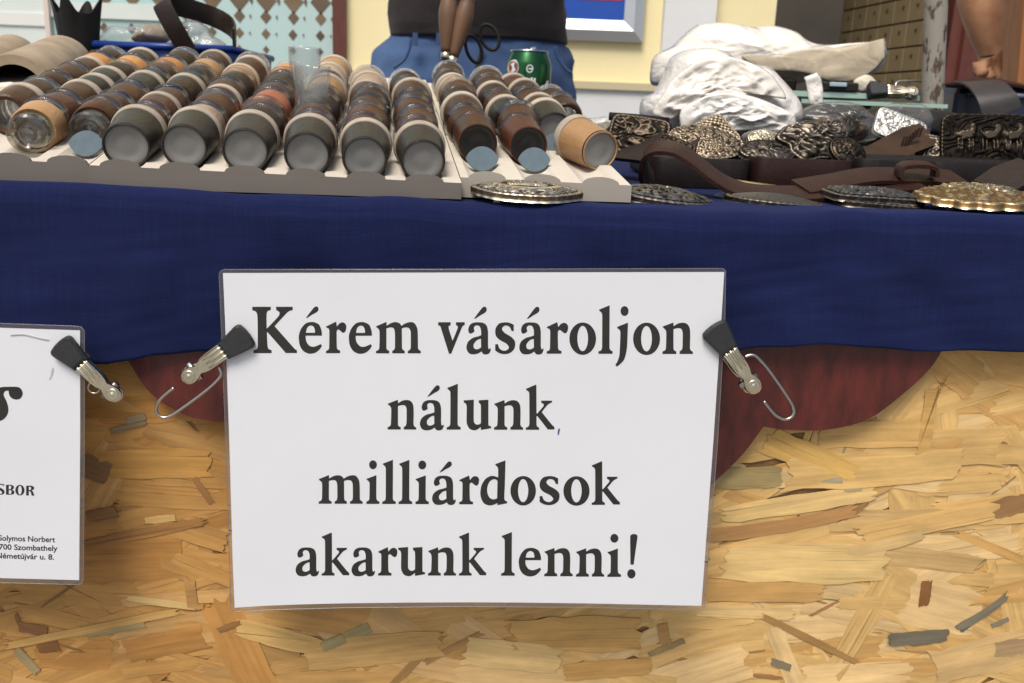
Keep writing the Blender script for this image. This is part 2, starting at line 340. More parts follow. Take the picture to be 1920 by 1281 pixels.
# strands one can recognise in the photograph: pixel centre, length, width (pixels), angle (degrees), colour, bow
SEEN = [(1510, 1056, 312, 74, -2, (.78, .54, .22), 0), (1460, 985, 290, 26, 10, (.50, .27, .10), .003), (1640, 880, 330, 64, 4, (.72, .46, .17), 0), (1500, 945, 290, 36, 9, (.76, .52, .21), 0),
        (1735, 1113, 50, 20, 92, (.25, .11, .035), 0), (1722, 1196, 112, 28, 4, (.17, .145, .10), .001), (1712, 1204, 92, 11, 2, (.12, .105, .075), 0), (1736, 1190, 84, 9, 6, (.13, .115, .085), 0), (1842, 1150, 110, 15, 37, (.20, .175, .12), .002), (1836, 1160, 80, 8, 40, (.15, .13, .095), 0), (1876, 1168, 34, 9, 25, (.25, .21, .14), 0), (1400, 896, 130, 40, 3, (.40, .30, .13), 0),
        (1520, 860, 190, 52, -24, (.72, .44, .13), 0), (1740, 790, 25, 160, 0, (.62, .37, .12), 0), (1640, 815, 220, 50, 2, (.70, .43, .15), 0), (1740, 980, 260, 40, 12, (.70, .44, .16), 0), (1430, 1110, 230, 40, -1, (.62, .36, .12), 0),
        (1400, 1150, 180, 24, -3, (.76, .52, .22), 0), (1520, 1200, 220, 13, -28, (.42, .24, .08), 0), (1465, 1247, 40, 14, -20, (.20, .16, .10), 0), (1850, 1230, 200, 80, 14, (.68, .45, .19), 0), (1895, 1215, 60, 34, 8, (.42, .28, .14), 0),
        (1560, 905, 40, 16, 10, (.40, .33, .20), 0), (1600, 915, 34, 14, 5, (.42, .35, .20), 0), (1890, 950, 70, 36, 15, (.33, .18, .07), 0), (1660, 1020, 150, 22, 14, (.62, .42, .18), .002),
        (178, 880, 56, 44, -25, (.30, .17, .08), 0), (290, 870, 200, 56, 0, (.56, .30, .08), 0), (300, 974, 58, 14, 6, (.62, .40, .14), 0), (270, 1000, 230, 18, 12, (.38, .19, .06), 0), (380, 920, 60, 12, -60, (.34, .17, .06), 0),
        (190, 965, 56, 24, 12, (.32, .17, .07), 0), (300, 1130, 118, 15, -9, (.66, .45, .18), 0), (358, 1112, 20, 70, 3, (.44, .24, .08), 0), (170, 1180, 330, 16, 12, (.62, .37, .12), 0), (90, 1213, 40, 24, 10, (.26, .12, .04), 0), (62, 1180, 52, 20, -12, (.28, .13, .05), 0),
        (215, 1180, 110, 16, 10, (.36, .28, .13), 0), (50, 1240, 60, 18, -55, (.36, .27, .13), 0), (625, 1205, 46, 22, 24, (.34, .27, .13), 0), (672, 1186, 46, 22, 24, (.36, .29, .14), 0), (520, 1195, 160, 40, -18, (.66, .42, .15), 0), (780, 1240, 150, 14, 48, (.40, .23, .08), 0),
        (850, 1215, 120, 12, 30, (.40, .22, .08), 0), (430, 1175, 44, 12, 22, (.28, .14, .05), 0), (1080, 1190, 240, 70, 0, (.64, .38, .12), 0), (960, 1230, 180, 60, -8, (.70, .48, .20), 0), (1250, 1215, 70, 12, 24, (.36, .25, .11), 0), (1245, 1190, 20, 44, 10, (.50, .28, .09), 0),
        (240, 800, 70, 10, 16, (.30, .22, .12), 0), (255, 785, 36, 14, 14, (.34, .26, .15), 0), (700, 1220, 260, 60, 6, (.60, .37, .13), 0), (1140, 1255, 160, 36, 4, (.56, .32, .10), 0)]
for px, py, ln, wd, ang, c, bw in SEEN:
    p = FR(px, py, PF-.0021); q = p-S0; k = (p-CAM).dot(FW)/FPX
    fl.append((q.dot(SX), p.z, ln*k, wd*k*1.06, math.radians(ang)+ROLL*.4, PF-.0021+rf.uniform(-.0002, .0002), c, 1.0, bw))
def big(e): return e[2]*e[3]*(1.5 if abs(e[0]) < .36 and .43 < e[1] < .74 else .2)*(10 if len(e) > 7 and e[7] < 1 else 1)*(1 if e[5] < PF-.0012 else .3)
order = sorted(range(len(fl)), key=lambda i: -big(fl[i])); rest = []
for j, i in enumerate(order):
    e = fl[i]; it = flake(*e[:7], rf, *(e[7:] if len(e) > 7 else ()))
    if j < 299: flake_obj([it], 'strand', panel)
    else: rest.append(it)
flake_obj(rest, 'small_strands', panel, kind='stuff')

# ---- dark red scalloped board between cloth and panel
m_red = pm('red_stained_wood', (.115, .019, .014), .36, col2=(.045, .0085, .0065), vs=55, stretch=(2.2, 1, .7), bump=.35, bs=90, det=12, lo=.36, hi=.70)
VAL = [(222, 560, 1), (235, 668, 1), (280, 735), (340, 775), (400, 790), (455, 792), (490, 800, 1), (520, 880), (590, 960), (700, 1020), (820, 1050), (900, 1075, 1), (980, 1052), (1100, 1030), (1240, 980), (1335, 907), (1390, 855), (1432, 800, 1), (1470, 806), (1550, 806), (1630, 785), (1700, 733), (1745, 690), (1768, 655, 1), (1790, 560, 1)]
vo = .0030
def frs(x, y, d): return FR(x, y, vo)+SY*d
o = G().add(slab(spline(VAL, True, 5), frs, .0085, 0.0)).mk('scalloped_board', m_red)
setp(o, 'dark red stained board with scalloped lower edge behind the big sign', 'scalloped board')

# ---- table, cloth
m_ply = pm('table_wood', (.35, .24, .13), .6, col2=(.25, .16, .08), vs=8, stretch=(1, 12, 1))
tb = thing('market_table', 'wooden trestle table under the blue cloth', 'table', st(0, .6, 0))
G().add(box(st(0, .56, TABLE-.020), 1.86, 1.06, .02, (SX, SY, SZ))).mk('table_top', m_ply, tb)
for a in (-.88, .88):
    for b in (.07, 1.03): G().add(box(st(a, b, (TABLE-.024)/2), .05, .05, TABLE-.024, (SX, SY, SZ))).mk('leg', m_ply, tb)
def cloth_material():
    m, t, N, L = nodes('blue_cotton'); b = N('BsdfPrincipled'); o = N('OutputMaterial'); L(b.outputs[0], o.inputs[0])
    b.inputs['Roughness'].default_value = .9; b.inputs['Specular IOR Level'].default_value = .15; b.inputs['Sheen Weight'].default_value = .12; b.inputs['Sheen Roughness'].default_value = .5; b.inputs['Sheen Tint'].default_value = (.25, .35, .8, 1)
    uv = N('UVMap'); outs = []
    for sc_, hi in (((26, 900, 1), .13), ((900, 22, 1), .13), ((1800, 1800, 1), .26)):
        mp = N('Mapping'); mp.inputs['Scale'].default_value = sc_; L(uv.outputs[0], mp.inputs[0]); n = N('TexNoise'); n.inputs['Scale'].default_value = 1; n.inputs['Detail'].default_value = 3; L(mp.outputs[0], n.inputs['Vector'])
        r = N('MapRange'); r.inputs[1].default_value = .3; r.inputs[2].default_value = .7; r.inputs[3].default_value = 1-hi; r.inputs[4].default_value = 1+hi; L(n.outputs[0], r.inputs[0]); outs.append(r.outputs[0])
    k = N('Math'); k.operation = 'MULTIPLY'; L(outs[0], k.inputs[0]); L(outs[1], k.inputs[1]); k2 = N('Math'); k2.operation = 'MULTIPLY'; L(k.outputs[0], k2.inputs[0]); L(outs[2], k2.inputs[1])
    s = N('VectorMath'); s.operation = 'SCALE'; s.inputs[0].default_value = (.0062, .0105, .050); L(k2.outputs[0], s.inputs['Scale']); L(s.outputs[0], b.inputs['Base Color'])
    u = N('Bump'); u.inputs['Strength'].default_value = .35; u.inputs['Distance'].default_value = .0004; L(k2.outputs[0], u.inputs['Height']); L(u.outputs[0], b.inputs['Normal'])
    return m
m_cloth = cloth_material()
HEM = [(-700, 640), (-300, 665), (0, 672), (130, 670), (200, 678), (240, 672), (300, 663), (400, 657), (520, 662), (640, 668), (800, 660), (960, 655), (1120, 662), (1250, 664), (1345, 656), (1440, 646), (1530, 640), (1620, 647), (1740, 656), (1840, 654), (1920, 656), (2200, 660), (2700, 668)]
hs = [((FR(x, y)-S0).dot(SX), FR(x, y).z) for x, y in HEM]
def interp(t, tab):
    for (a, b), (c, d) in zip(tab, tab[1:]):
        if t <= c: u = max(0, (t-a)/(c-a)); u = u*u*(3-2*u); return b+(d-b)*u
    return tab[-1][1]
def cloth():
    ns = 340; prof = [0, .003, .006, .009, .012, .016]; nv = 46; v, uv, f = [], [], []
    for i in range(ns+1):
        s = -.90+1.8*i/ns; hz = interp(s, hs)
        edge = .0016*noise.noise(V3((s*9, 1, 0)))+.0030*noise.noise(V3((s*22, 5, 0)))+interp(s, [(-.95, .005), (-.33, .0042), (-.12, .001), (.02, -.0012), (.14, .0), (.30, .0022), (.95, .003)])
        k = 0; row = []
        for yy in (1.10, .9, .7, .5, .35, .22, .14, .08, .05, .032, .020, .013):                # lying on the table
            row.append((s, yy, TABLE+.0015*noise.noise(V3((s*14, yy*14, 3)))+edge*math.exp(-yy*26)))
        for a in range(1, 7):                                                        # over the edge
            t = a/6*PI/2; row.append((s, .009-.009*math.sin(t), TABLE-.009+.009*math.cos(t)+edge))
        z0 = TABLE-.009
        for j in range(1, nv+1):
            t = j/nv; z = z0+(hz-z0)*t
            fold = .0065*noise.noise(V3((s*13+t*.8, t*.7, 7)))+.0030*noise.noise(V3((s*28-t*1.5, t*1.3, 2)))+.0007*noise.noise(V3((s*26+t*9, t*9, 4)))
            swag = .0035*math.exp(-((s-.085+.02*t)/.014)**2)*math.exp(-(t/.35)**2)+.003*math.exp(-((s+.20+.03*t)/.02)**2)*math.exp(-((t-.4)/.3)**2)
            row.append((s, -.001+(fold-swag)*min(1, t*2.2+.15)-.0035*t, z+edge*(1-t)))
        d = 0
        for q, r in enumerate(row):
            if q: d += math.dist(r, row[q-1])
            v.append(st(*r)); uv.append((s, d))
        n = len(row)
    for i in range(ns):
        for j in range(n-1): f.append((i*n+j, i*n+j+1, (i+1)*n+j+1, (i+1)*n+j))
    o = mk('tablecloth', v, f, m_cloth, smooth=True, uv=uv)
    md = o.modifiers.new('thick', 'SOLIDIFY'); md.thickness = .0007; md.offset = 1
    return setp(o, 'navy blue woven cloth over the table hanging down in front', 'tablecloth')
cloth()
# keep the wood behind the cloth's folds

# ================================================================== LETTERING
def ell(cx, cy, rx, ry, n=26): return [(cx+rx*math.cos(2*PI*i/n), cy+ry*math.sin(2*PI*i/n)) for i in range(n)]
ACUTE = [(780, 270, 1), (805, 270), (890, 215), (970, 170), (1003, 130), (995, 80), (960, 65), (925, 85), (860, 165)]
A_OUT = [(705, 525), (682, 490), (680, 440), (710, 375), (770, 340), (850, 332), (940, 342), (1000, 385), (1025, 470), (1028, 600), (1028, 740), (1040, 795, 1), (1078, 775, 1), (1070, 825), (1040, 870), (985, 885), (940, 872), (912, 832, 1), (850, 868), (775, 882), (700, 868), (655, 810), (648, 740), (680, 660), (760, 600), (850, 575), (905, 555, 1), (903, 470), (880, 405), (835, 385), (795, 398), (778, 430), (790, 485, 1), (755, 515)]
A_IN = [(903, 615, 1), (840, 635), (785, 690), (770, 730), (785, 780), (830, 795), (870, 785), (905, 762, 1)]
E_OUT = [(935, 620, 1), (930, 540), (890, 430), (820, 385), (750, 372), (650, 395), (570, 480), (525, 590), (520, 680), (540, 800), (600, 895), (680, 938), (740, 945), (820, 925), (890, 870), (935, 805, 1), (915, 770, 1), (850, 800), (780, 820), (710, 800), (660, 735), (645, 680), (643, 620, 1)]
E_IN = [(648, 568, 1), (665, 490), (700, 450), (740, 437), (785, 460), (808, 520), (808, 568, 1)]
def mv(c, dx, dy, k=1): return [((p[0]*k+dx), (p[1]*k+dy)) + tuple(p[2:]) for p in c]
S3 = lambda c: spline(c, True, 5)
# glyph: (left, right, baseline, x-height), groups of contours (outer, holes...)
GL = {
 'n': ((65, 580, 868, 533), [[S3([(65, 868, 1), (300, 868, 1), (300, 822, 1), (272, 812), (254, 785), (252, 740), (252, 446, 1), (320, 428), (378, 438), (404, 485), (408, 560), (405, 740), (395, 790), (375, 812), (355, 822, 1), (355, 868, 1), (580, 868, 1), (580, 830, 1), (550, 812), (533, 780), (532, 740), (535, 520), (522, 415), (475, 352), (400, 335), (325, 352), (255, 394, 1), (250, 335, 1), (235, 337, 1), (65, 402, 1), (78, 420), (120, 462), (130, 520), (125, 740), (118, 790), (98, 812), (65, 825, 1)])]]),
 'i': ((930, 1165, 858, 518), [[S3([(930, 858, 1), (1165, 858, 1), (1165, 814, 1), (1132, 800), (1114, 770), (1110, 700), (1112, 340, 1), (1098, 340, 1), (930, 405, 1), (942, 424), (978, 455), (988, 500), (985, 740), (977, 785), (957, 805), (930, 817, 1)])], [ell(1050, 148, 70, 81)]]),
 'l': ((1215, 1460, 858, 513), [[S3([(1215, 858, 1), (1460, 858, 1), (1460, 815, 1), (1427, 800), (1409, 770), (1407, 700), (1410, 65, 1), (1395, 68, 1), (1225, 134, 1), (1234, 155), (1268, 185), (1280, 225), (1278, 740), (1270, 785), (1250, 805), (1215, 818, 1)])]]),
 'm': ((72, 865, 858, 513), [[S3([(72, 858, 1), (305, 858, 1), (305, 815, 1), (280, 806), (260, 782), (257, 740), (257, 450, 1), (320, 433), (378, 443), (402, 490), (408, 560), (408, 740), (400, 788), (382, 806), (360, 818, 1), (360, 858, 1), (580, 858, 1), (580, 815, 1), (555, 804), (536, 780), (532, 740), (530, 450, 1), (590, 433), (652, 443), (682, 490), (688, 560), (688, 740), (680, 788), (660, 806), (636, 818, 1), (636, 858, 1), (865, 858, 1), (865, 820, 1), (838, 804), (818, 780), (815, 740), (812, 540), (800, 440), (750, 362), (680, 345), (590, 367), (525, 407, 1), (490, 365), (420, 345), (340, 361), (262, 404, 1), (258, 345, 1), (240, 348, 1), (72, 415, 1), (82, 432), (125, 468), (135, 520), (132, 740), (125, 785), (105, 808), (72, 818, 1)])]]),
 'a': ((645, 1078, 868, 536), [[S3(A_OUT), S3(A_IN)]]),
 'á': ((645, 1078, 868, 536), [[S3(A_OUT), S3(A_IN)], [S3(ACUTE)]]),
 'e': ((520, 935, 935, 563), [[S3(E_OUT), S3(E_IN)]]),
 'é': ((520, 935, 935, 563), [[S3(E_OUT), S3(E_IN)], [S3(mv(ACUTE, -132, 28))]]),
 'r': ((108, 475, 935, 563), [[S3([(108, 935, 1), (362, 935, 1), (362, 885, 1), (330, 876), (308, 850), (302, 800), (300, 560), (310, 520), (340, 510), (380, 545), (420, 568), (455, 545), (472, 490), (470, 430), (440, 390), (395, 380), (350, 400), (305, 455, 1), (292, 370, 1), (276, 372, 1), (108, 455, 1), (118, 475), (158, 495), (168, 540), (165, 800), (160, 856), (140, 880), (108, 892, 1)])]]),
 'K': ((95, 1068, 1143, 683), [[S3([(95, 132, 1), (498, 132, 1), (498, 205, 1), (450, 215), (415, 250), (405, 320), (408, 602, 1), (424, 598, 1), (665, 340), (690, 270), (665, 230), (618, 208, 1), (612, 132, 1), (975, 132, 1), (975, 208, 1), (915, 218), (845, 268), (580, 555, 1), (1000, 1030), (1030, 1060), (1068, 1080, 1), (1068, 1142, 1), (825, 1142, 1), (426, 685, 1), (412, 700, 1), (425, 960), (432, 1015), (455, 1055), (515, 1080, 1), (515, 1145, 1), (120, 1145, 1), (120, 1080, 1), (170, 1068), (205, 1035), (213, 980), (212, 600), (205, 330), (187, 258), (150, 225), (95, 208, 1)])]]),
 'v': ((110, 588, 935, 550), [[S3([(110, 385, 1), (335, 385, 1), (335, 440, 1), (303, 452), (302, 500), (370, 712, 1), (458, 500), (462, 455), (432, 440, 1), (430, 385, 1), (588, 385, 1), (588, 432, 1), (552, 455), (520, 520), (345, 940, 1), (305, 940, 1), (170, 520), (146, 455), (110, 440, 1)])]]),
 's': ((1138, 1498, 935, 563), [[S3([(1472, 415, 1), (1472, 530, 1), (1432, 530, 1), (1400, 460), (1350, 432), (1300, 437), (1262, 480), (1270, 520), (1320, 570), (1420, 630), (1485, 700), (1498, 770), (1475, 860), (1400, 925), (1310, 945), (1220, 930), (1138, 882, 1), (1138, 768, 1), (1185, 763, 1), (1215, 840), (1270, 878), (1330, 880), (1380, 840), (1375, 800), (1330, 750), (1220, 690), (1160, 630), (1138, 560), (1150, 470), (1210, 395), (1310, 372), (1390, 380)])]]),
 'o': ((740, 1222, 948, 558), [[ell(981, 679, 241, 289, 40), ell(980, 676, 96, 226, 36)]]),
 'j': ((418, 657, 948, 560), [[S3([(450, 466, 1), (645, 388, 1), (645, 440), (634, 760), (620, 900), (580, 1045), (520, 1120), (450, 1176, 1), (418, 1150, 1), (460, 1080), (490, 980), (500, 850), (510, 600), (506, 540), (490, 515), (460, 492)])], [ell(585, 182, 72, 88)]]),
 'u': ((112, 595, 852, 495), [[S3([(112, 362, 1), (290, 350, 1), (288, 650), (292, 715), (315, 755), (355, 768), (395, 757), (415, 740, 1), (415, 520), (412, 440), (400, 418), (378, 402, 1), (378, 360, 1), (548, 350, 1), (548, 740), (553, 780), (595, 795, 1), (595, 828, 1), (415, 858, 1), (412, 805, 1), (350, 850), (290, 862), (215, 835), (170, 760), (162, 690), (165, 480), (156, 430), (140, 410), (112, 397, 1)])]]),
 'k': ((558, 1055, 858, 505), [[S3([(558, 858, 1), (790, 858, 1), (790, 820, 1), (765, 808), (748, 785), (745, 740), (745, 622, 1), (760, 625, 1), (940, 852, 1), (1055, 852, 1), (1055, 810, 1), (1010, 770), (835, 555, 1), (935, 435), (980, 405), (1015, 388, 1), (1012, 360, 1), (825, 360, 1), (830, 400, 1), (862, 415), (868, 448), (755, 582, 1), (745, 574, 1), (742, 90, 1), (725, 90, 1), (558, 160, 1), (568, 182), (605, 205), (618, 245), (620, 740), (612, 788), (592, 810), (558, 822, 1)])]]),
 'd': ((1165, 1640, 858, 513), [[S3([(1640, 805, 1), (1640, 838, 1), (1468, 872, 1), (1465, 832, 1), (1400, 865), (1320, 876), (1230, 840), (1178, 750), (1163, 640), (1190, 500), (1260, 395), (1340, 350), (1400, 347), (1480, 372, 1), (1480, 240), (1474, 195), (1450, 170), (1425, 137, 1), (1598, 70, 1), (1612, 72, 1), (1600, 500), (1590, 740), (1602, 785)]), S3([(1468, 432, 1), (1430, 408), (1380, 412), (1320, 462), (1287, 560), (1292, 660), (1332, 740), (1400, 768), (1462, 747, 1)])]]),
 '!': ((1688, 1822, 627, 360), [[S3([(1728, 468, 1), (1770, 468, 1), (1800, 250), (1820, 105), (1802, 82), (1775, 77), (1745, 82), (1725, 104), (1726, 300)])], [ell(1740, 585, 54, 60)]]),
 'S': ((-90, 105, 445, 200), [[S3([(95, 235, 1), (95, 280, 1), (60, 250), (0, 245), (-30, 270), (0, 300), (70, 335), (105, 385), (85, 430), (20, 448), (-60, 435), (-75, 385, 1), (-30, 430), (20, 430), (50, 405), (20, 370), (-50, 335), (-80, 290), (-55, 240), (10, 222), (60, 228)])]]),
 'B': ((138, 325, 445, 213), [[S3([(138, 232, 1), (255, 232), (315, 270), (300, 325), (275, 338), (322, 372), (318, 425), (255, 447), (138, 447, 1)]), S3([(200, 248, 1), (240, 252), (254, 288), (240, 322), (200, 326, 1)]), S3([(200, 345, 1), (245, 350), (260, 390), (245, 430), (200, 432, 1)])]]),
 'O': ((347, 553, 455, 215), [[ell(450, 347, 103, 118), ell(450, 347, 42, 98)]]),
 'R': ((590, 775, 465, 215), [[S3([(590, 250, 1), (710, 250), (768, 285), (755, 335), (715, 355), (745, 385), (775, 465, 1), (715, 470, 1), (695, 400), (668, 368), (650, 365, 1), (650, 465, 1), (590, 465, 1)]), S3([(650, 270, 1), (687, 277), (704, 305), (690, 338), (650, 345, 1)])]]),
 'ß': ((-250, 495, 1200, 790), [[S3([(-100, 440), (0, 425), (100, 412), (370, 412), (450, 445), (495, 530), (490, 600), (440, 670), (350, 690), (260, 660), (205, 590), (190, 500, 1), (130, 500), (90, 540), (85, 600), (150, 740), (185, 880), (175, 990), (110, 1095), (0, 1160), (-150, 1190), (-250, 1150, 1), (-250, 1000, 1), (-100, 1080), (-30, 1000), (-60, 850), (-140, 650), (-150, 520)])]]),
}
def glyph(ch, x0, x1, base, h, place, out):
    """draws glyph ch between photograph columns x0 and x1 with x-height h, laid on the paper by place(px, py)"""
    (a, b, bl, xh), grp = GL[ch]
    for g_ in grp:
        pts, tri = fill(g_); k = len(out[0])
        for x, y in pts: out[0].append(place(x0+(x-a)/(b-a)*(x1-x0), base+(y-bl)*h/xh))
        out[1].extend(tuple(i+k for i in t) for t in tri)

# ================================================================== SIGNS
m_paper = pm('white_paper', (.79, .805, .815), .6, col2=(.762, .778, .79), vs=9, spec=.2, coat=0)
m_ink = pm('black_ink', (.014, .012, .010), .5, spec=.25, col2=(.020, .017, .014), vs=60)
m_pen = pm('blue_pen', (.08, .08, .22), .5)
m_scuff = pm('scuffed_plastic', (.50, .47, .46), .6)
m_film = film('laminate_film', (.95, .95, .96), 1.32, .13, white=.008)
m_edge = film('laminate_edge', (.80, .77, .78), 1.5, .18, white=.06)
NS = V3((math.sin(math.radians(-3.5))*math.cos(math.radians(-3.5)), math.cos(math.radians(-3.5))*math.cos(math.radians(-3.5)), math.sin(math.radians(-3.5))))
PS = CAM + NS*.5330
def SG(px, py, d=0.0): return onpl(px, py, PS, NS)-NS*d       # d: towards the viewer
def sign(name, label, paper, pouch, place):
    c = place(sum(p[0] for p in pouch)/len(pouch), sum(p[1] for p in pouch)/len(pouch))
    t = thing(name, label, 'sign', c)
    fn = lambda x, y, d: place(x, y, d)
    G().add(slab(paper, fn, -.00006, .00006)).mk('paper', m_paper, t)
    # the pouch: clear over the paper, with a sealed rim around it
    ro = pouch; n = len(ro); cx = sum(p[0] for p in ro)/n; cy = sum(p[1] for p in ro)/n
    v, f = [], []; pts, tri = fill([paper])
    mk('laminate', [place(x, y, .00035) for x, y in pts], [q for q in tri], m_film, t)
    pts, tri = fill([ro, paper]); G().add(([place(x, y, .00030) for x, y in pts], tri)).mk('sealed_rim', m_edge, t)
    G().add(tube([place(x, y, .0002) for x, y in ro+ro[:1]], .00028, 6, False)).mk('rim_edge', m_lamedge, t, smooth=True)
    return t
m_lamedge = film('laminate_cut_edge', (.70, .67, .68), 1.5, .25, white=.12)
paper1 = [(418, 512), (1358, 510), (1350, 640), (1337, 835), (1315, 1136), (1215, 1134), (1100, 1131.5), (980, 1130), (880, 1129.5), (760, 1130), (640, 1131.5), (560, 1133.5), (495, 1136), (440, 1139.5), (436.5, 1060), (430, 830), (422, 600)]
pouch1 = [(411, 516), (413, 509), (420, 505.5), (900, 505), (1350, 503.5), (1357, 504), (1360.5, 509), (1359, 600), (1345, 835), (1321, 1138), (1317, 1142.5), (1310, 1143.5), (1100, 1139), (880, 1137), (640, 1139.5), (500, 1143.5), (442, 1147), (436, 1145.5), (433, 1140), (424, 840), (413, 560)]
s1 = sign('laminated_sign', 'big white laminated landscape sign with four lines of bold black lettering', paper1, pouch1, SG)
LINES = [
 (58.65, lambda x: 662.3+(x-600)*.0022, [('K', 473.2, 556.8), ('é', 560.4, 603.7), ('r', 611.3, 649.5), ('e', 654.2, 697.4), ('m', 705, 789), ('v', 821.5, 871.3), ('á', 874.4, 920.4), ('s', 928.5, 966), ('á', 973.5, 1019.3), ('r', 1024.9, 1065.3), ('o', 1067.5, 1117.6), ('l', 1122, 1148.5), ('j', 1153.5, 1178.5), ('o', 1186.9, 1237.5), ('n', 1242, 1299)]),
 (55.5, lambda x: 805.4+(x-727)*.002, [('n', 726.8, 780.4), ('á', 787.2, 832.3), ('l', 837.5, 863.8), ('u', 869.5, 920.8), ('n', 926.3, 980.8), ('k', 985.8, 1039.5)]),
 (53.5, lambda x: 944.4+(x-600)*.0042, [('m', 597.5, 680), ('i', 686.9, 711.4), ('l', 716.6, 742.1), ('l', 747.3, 772.9), ('i', 779, 804), ('á', 810, 854.8), ('r', 861, 898.5), ('d', 900.8, 950.8), ('o', 957, 1004.9), ('s', 1011.7, 1049.2), ('o', 1056.3, 1105.4), ('k', 1109.4, 1162.2)]),
 (52.8, lambda x: 1079.2+max(0, x-930)*.011, [('a', 554.2, 598.2), ('k', 603.1, 654.9), ('a', 659, 703.4), ('r', 709, 745.2), ('u', 746.7, 797), ('n', 802.5, 855), ('k', 860.5, 911.6), ('l', 939.5, 965), ('e', 972.7, 1014.5), ('n', 1020.4, 1073.8), ('n', 1079.9, 1132.7), ('i', 1138.8, 1164.3), ('!', 1176.2, 1195.6)])]
for h, bl, row in LINES:
    out = ([], [])
    for ch, a, b in row: glyph(ch, a, b, bl((a+b)/2), h, lambda x, y: SG(x, y, .00016), out)
    mk('lettering', out[0], out[1], m_ink, s1)
pts, tri = fill([spline([(1046.3, 805), (1049.5, 803.5), (1049.5, 808), (1047.5, 815.5), (1045.3, 815), (1045.8, 809)], True, 3)])
mk('pen_mark', [SG(x, y, .00018) for x, y in pts], tri, m_pen, s1)
# second sign, cut by the left edge of the photograph
PS2 = CAM + NS*.5300
def SG2(px, py, d=0.0): return onpl(px, py, PS2, NS)-NS*d
paper2 = [(-720, 592), (-300, 604), (0, 614.5), (150, 619.5), (150.5, 800), (148.5, 1088), (0, 1084), (-350, 1075), (-700, 1066)]
pouch2 = [(-730, 584), (-300, 596), (0, 606.5), (140, 611.5), (153, 613), (158.5, 620), (158.7, 800), (157, 1088), (154, 1094), (146, 1096), (0, 1092.5), (-350, 1083), (-712, 1074)]
s2 = sign('laminated_sign', 'white laminated sign at the left edge ending in three lines of address', paper2, pouch2, SG2)
place2 = lambda x, y: SG2(x, y, .00016)
out = ([], []); glyph('ß', -250/11.64, 495/11.64, 690+1200/11.64, 790/11.64, place2, out); mk('lettering', out[0], out[1], m_ink, s2)
out = ([], [])
for ch, a, b, bl in (('S', -7.5, 8.8, 927.3), ('B', 11.5, 27.1, 927.3), ('O', 28.9, 46.1, 928.2), ('R', 49.2, 64.6, 929)): glyph(ch, a, b, bl, 18.2, place2, out)
mk('lettering', out[0], out[1], m_ink, s2)
def textline(body, x0, x1, b0, b1, cap, place, parent, m, bold=.018):
    cu = bpy.data.curves.new('print', 'FONT'); cu.body = body; cu.size = 1; cu.offset = bold; cu.resolution_u = 4
    ob = bpy.data.objects.new('print', cu); C.objects.link(ob); dg = bpy.context.evaluated_depsgraph_get(); me = bpy.data.meshes.new_from_object(ob.evaluated_get(dg))
    co = [v.co.copy() for v in me.vertices]; fs = [tuple(p.vertices) for p in me.polygons]; bpy.data.objects.remove(ob); bpy.data.curves.remove(cu)
    mn, mx = min(p.x for p in co), max(p.x for p in co); vs = []
    for p in co:
        t = (p.x-mn)/(mx-mn); vs.append(place(x0+(x1-x0)*t, b0+(b1-b0)*t-p.y/.715*cap))
    bpy.data.meshes.remove(me)
    return mk('lettering', vs, fs, m, parent)
textline('Solymos Norbert', -2.5, 103.5, 1013.4, 1016.6, 10.3, place2, s2, m_ink)
textline('700 Szombathely', -1.5, 108, 1030.0, 1033.2, 10.3, place2, s2, m_ink)
textline('Németújvár u. 8.', -7, 101.5, 1046.4, 1049.4, 10.3, place2, s2, m_ink)
pts, tri = fill([spline([(97.5, 692), (101, 690), (100.5, 700), (95, 712), (92, 712), (95.5, 703)], True, 3)])
mk('scuff', [place2(x, y) for x, y in pts], tri, m_scuff, s2)
G().add(tube([SG2(x, y, .0005) for x, y in spline([(20, 628), (45, 627), (75, 634), (92, 637)], False, 5)], .0003, 4)).mk('scuff', m_scuff, s2)

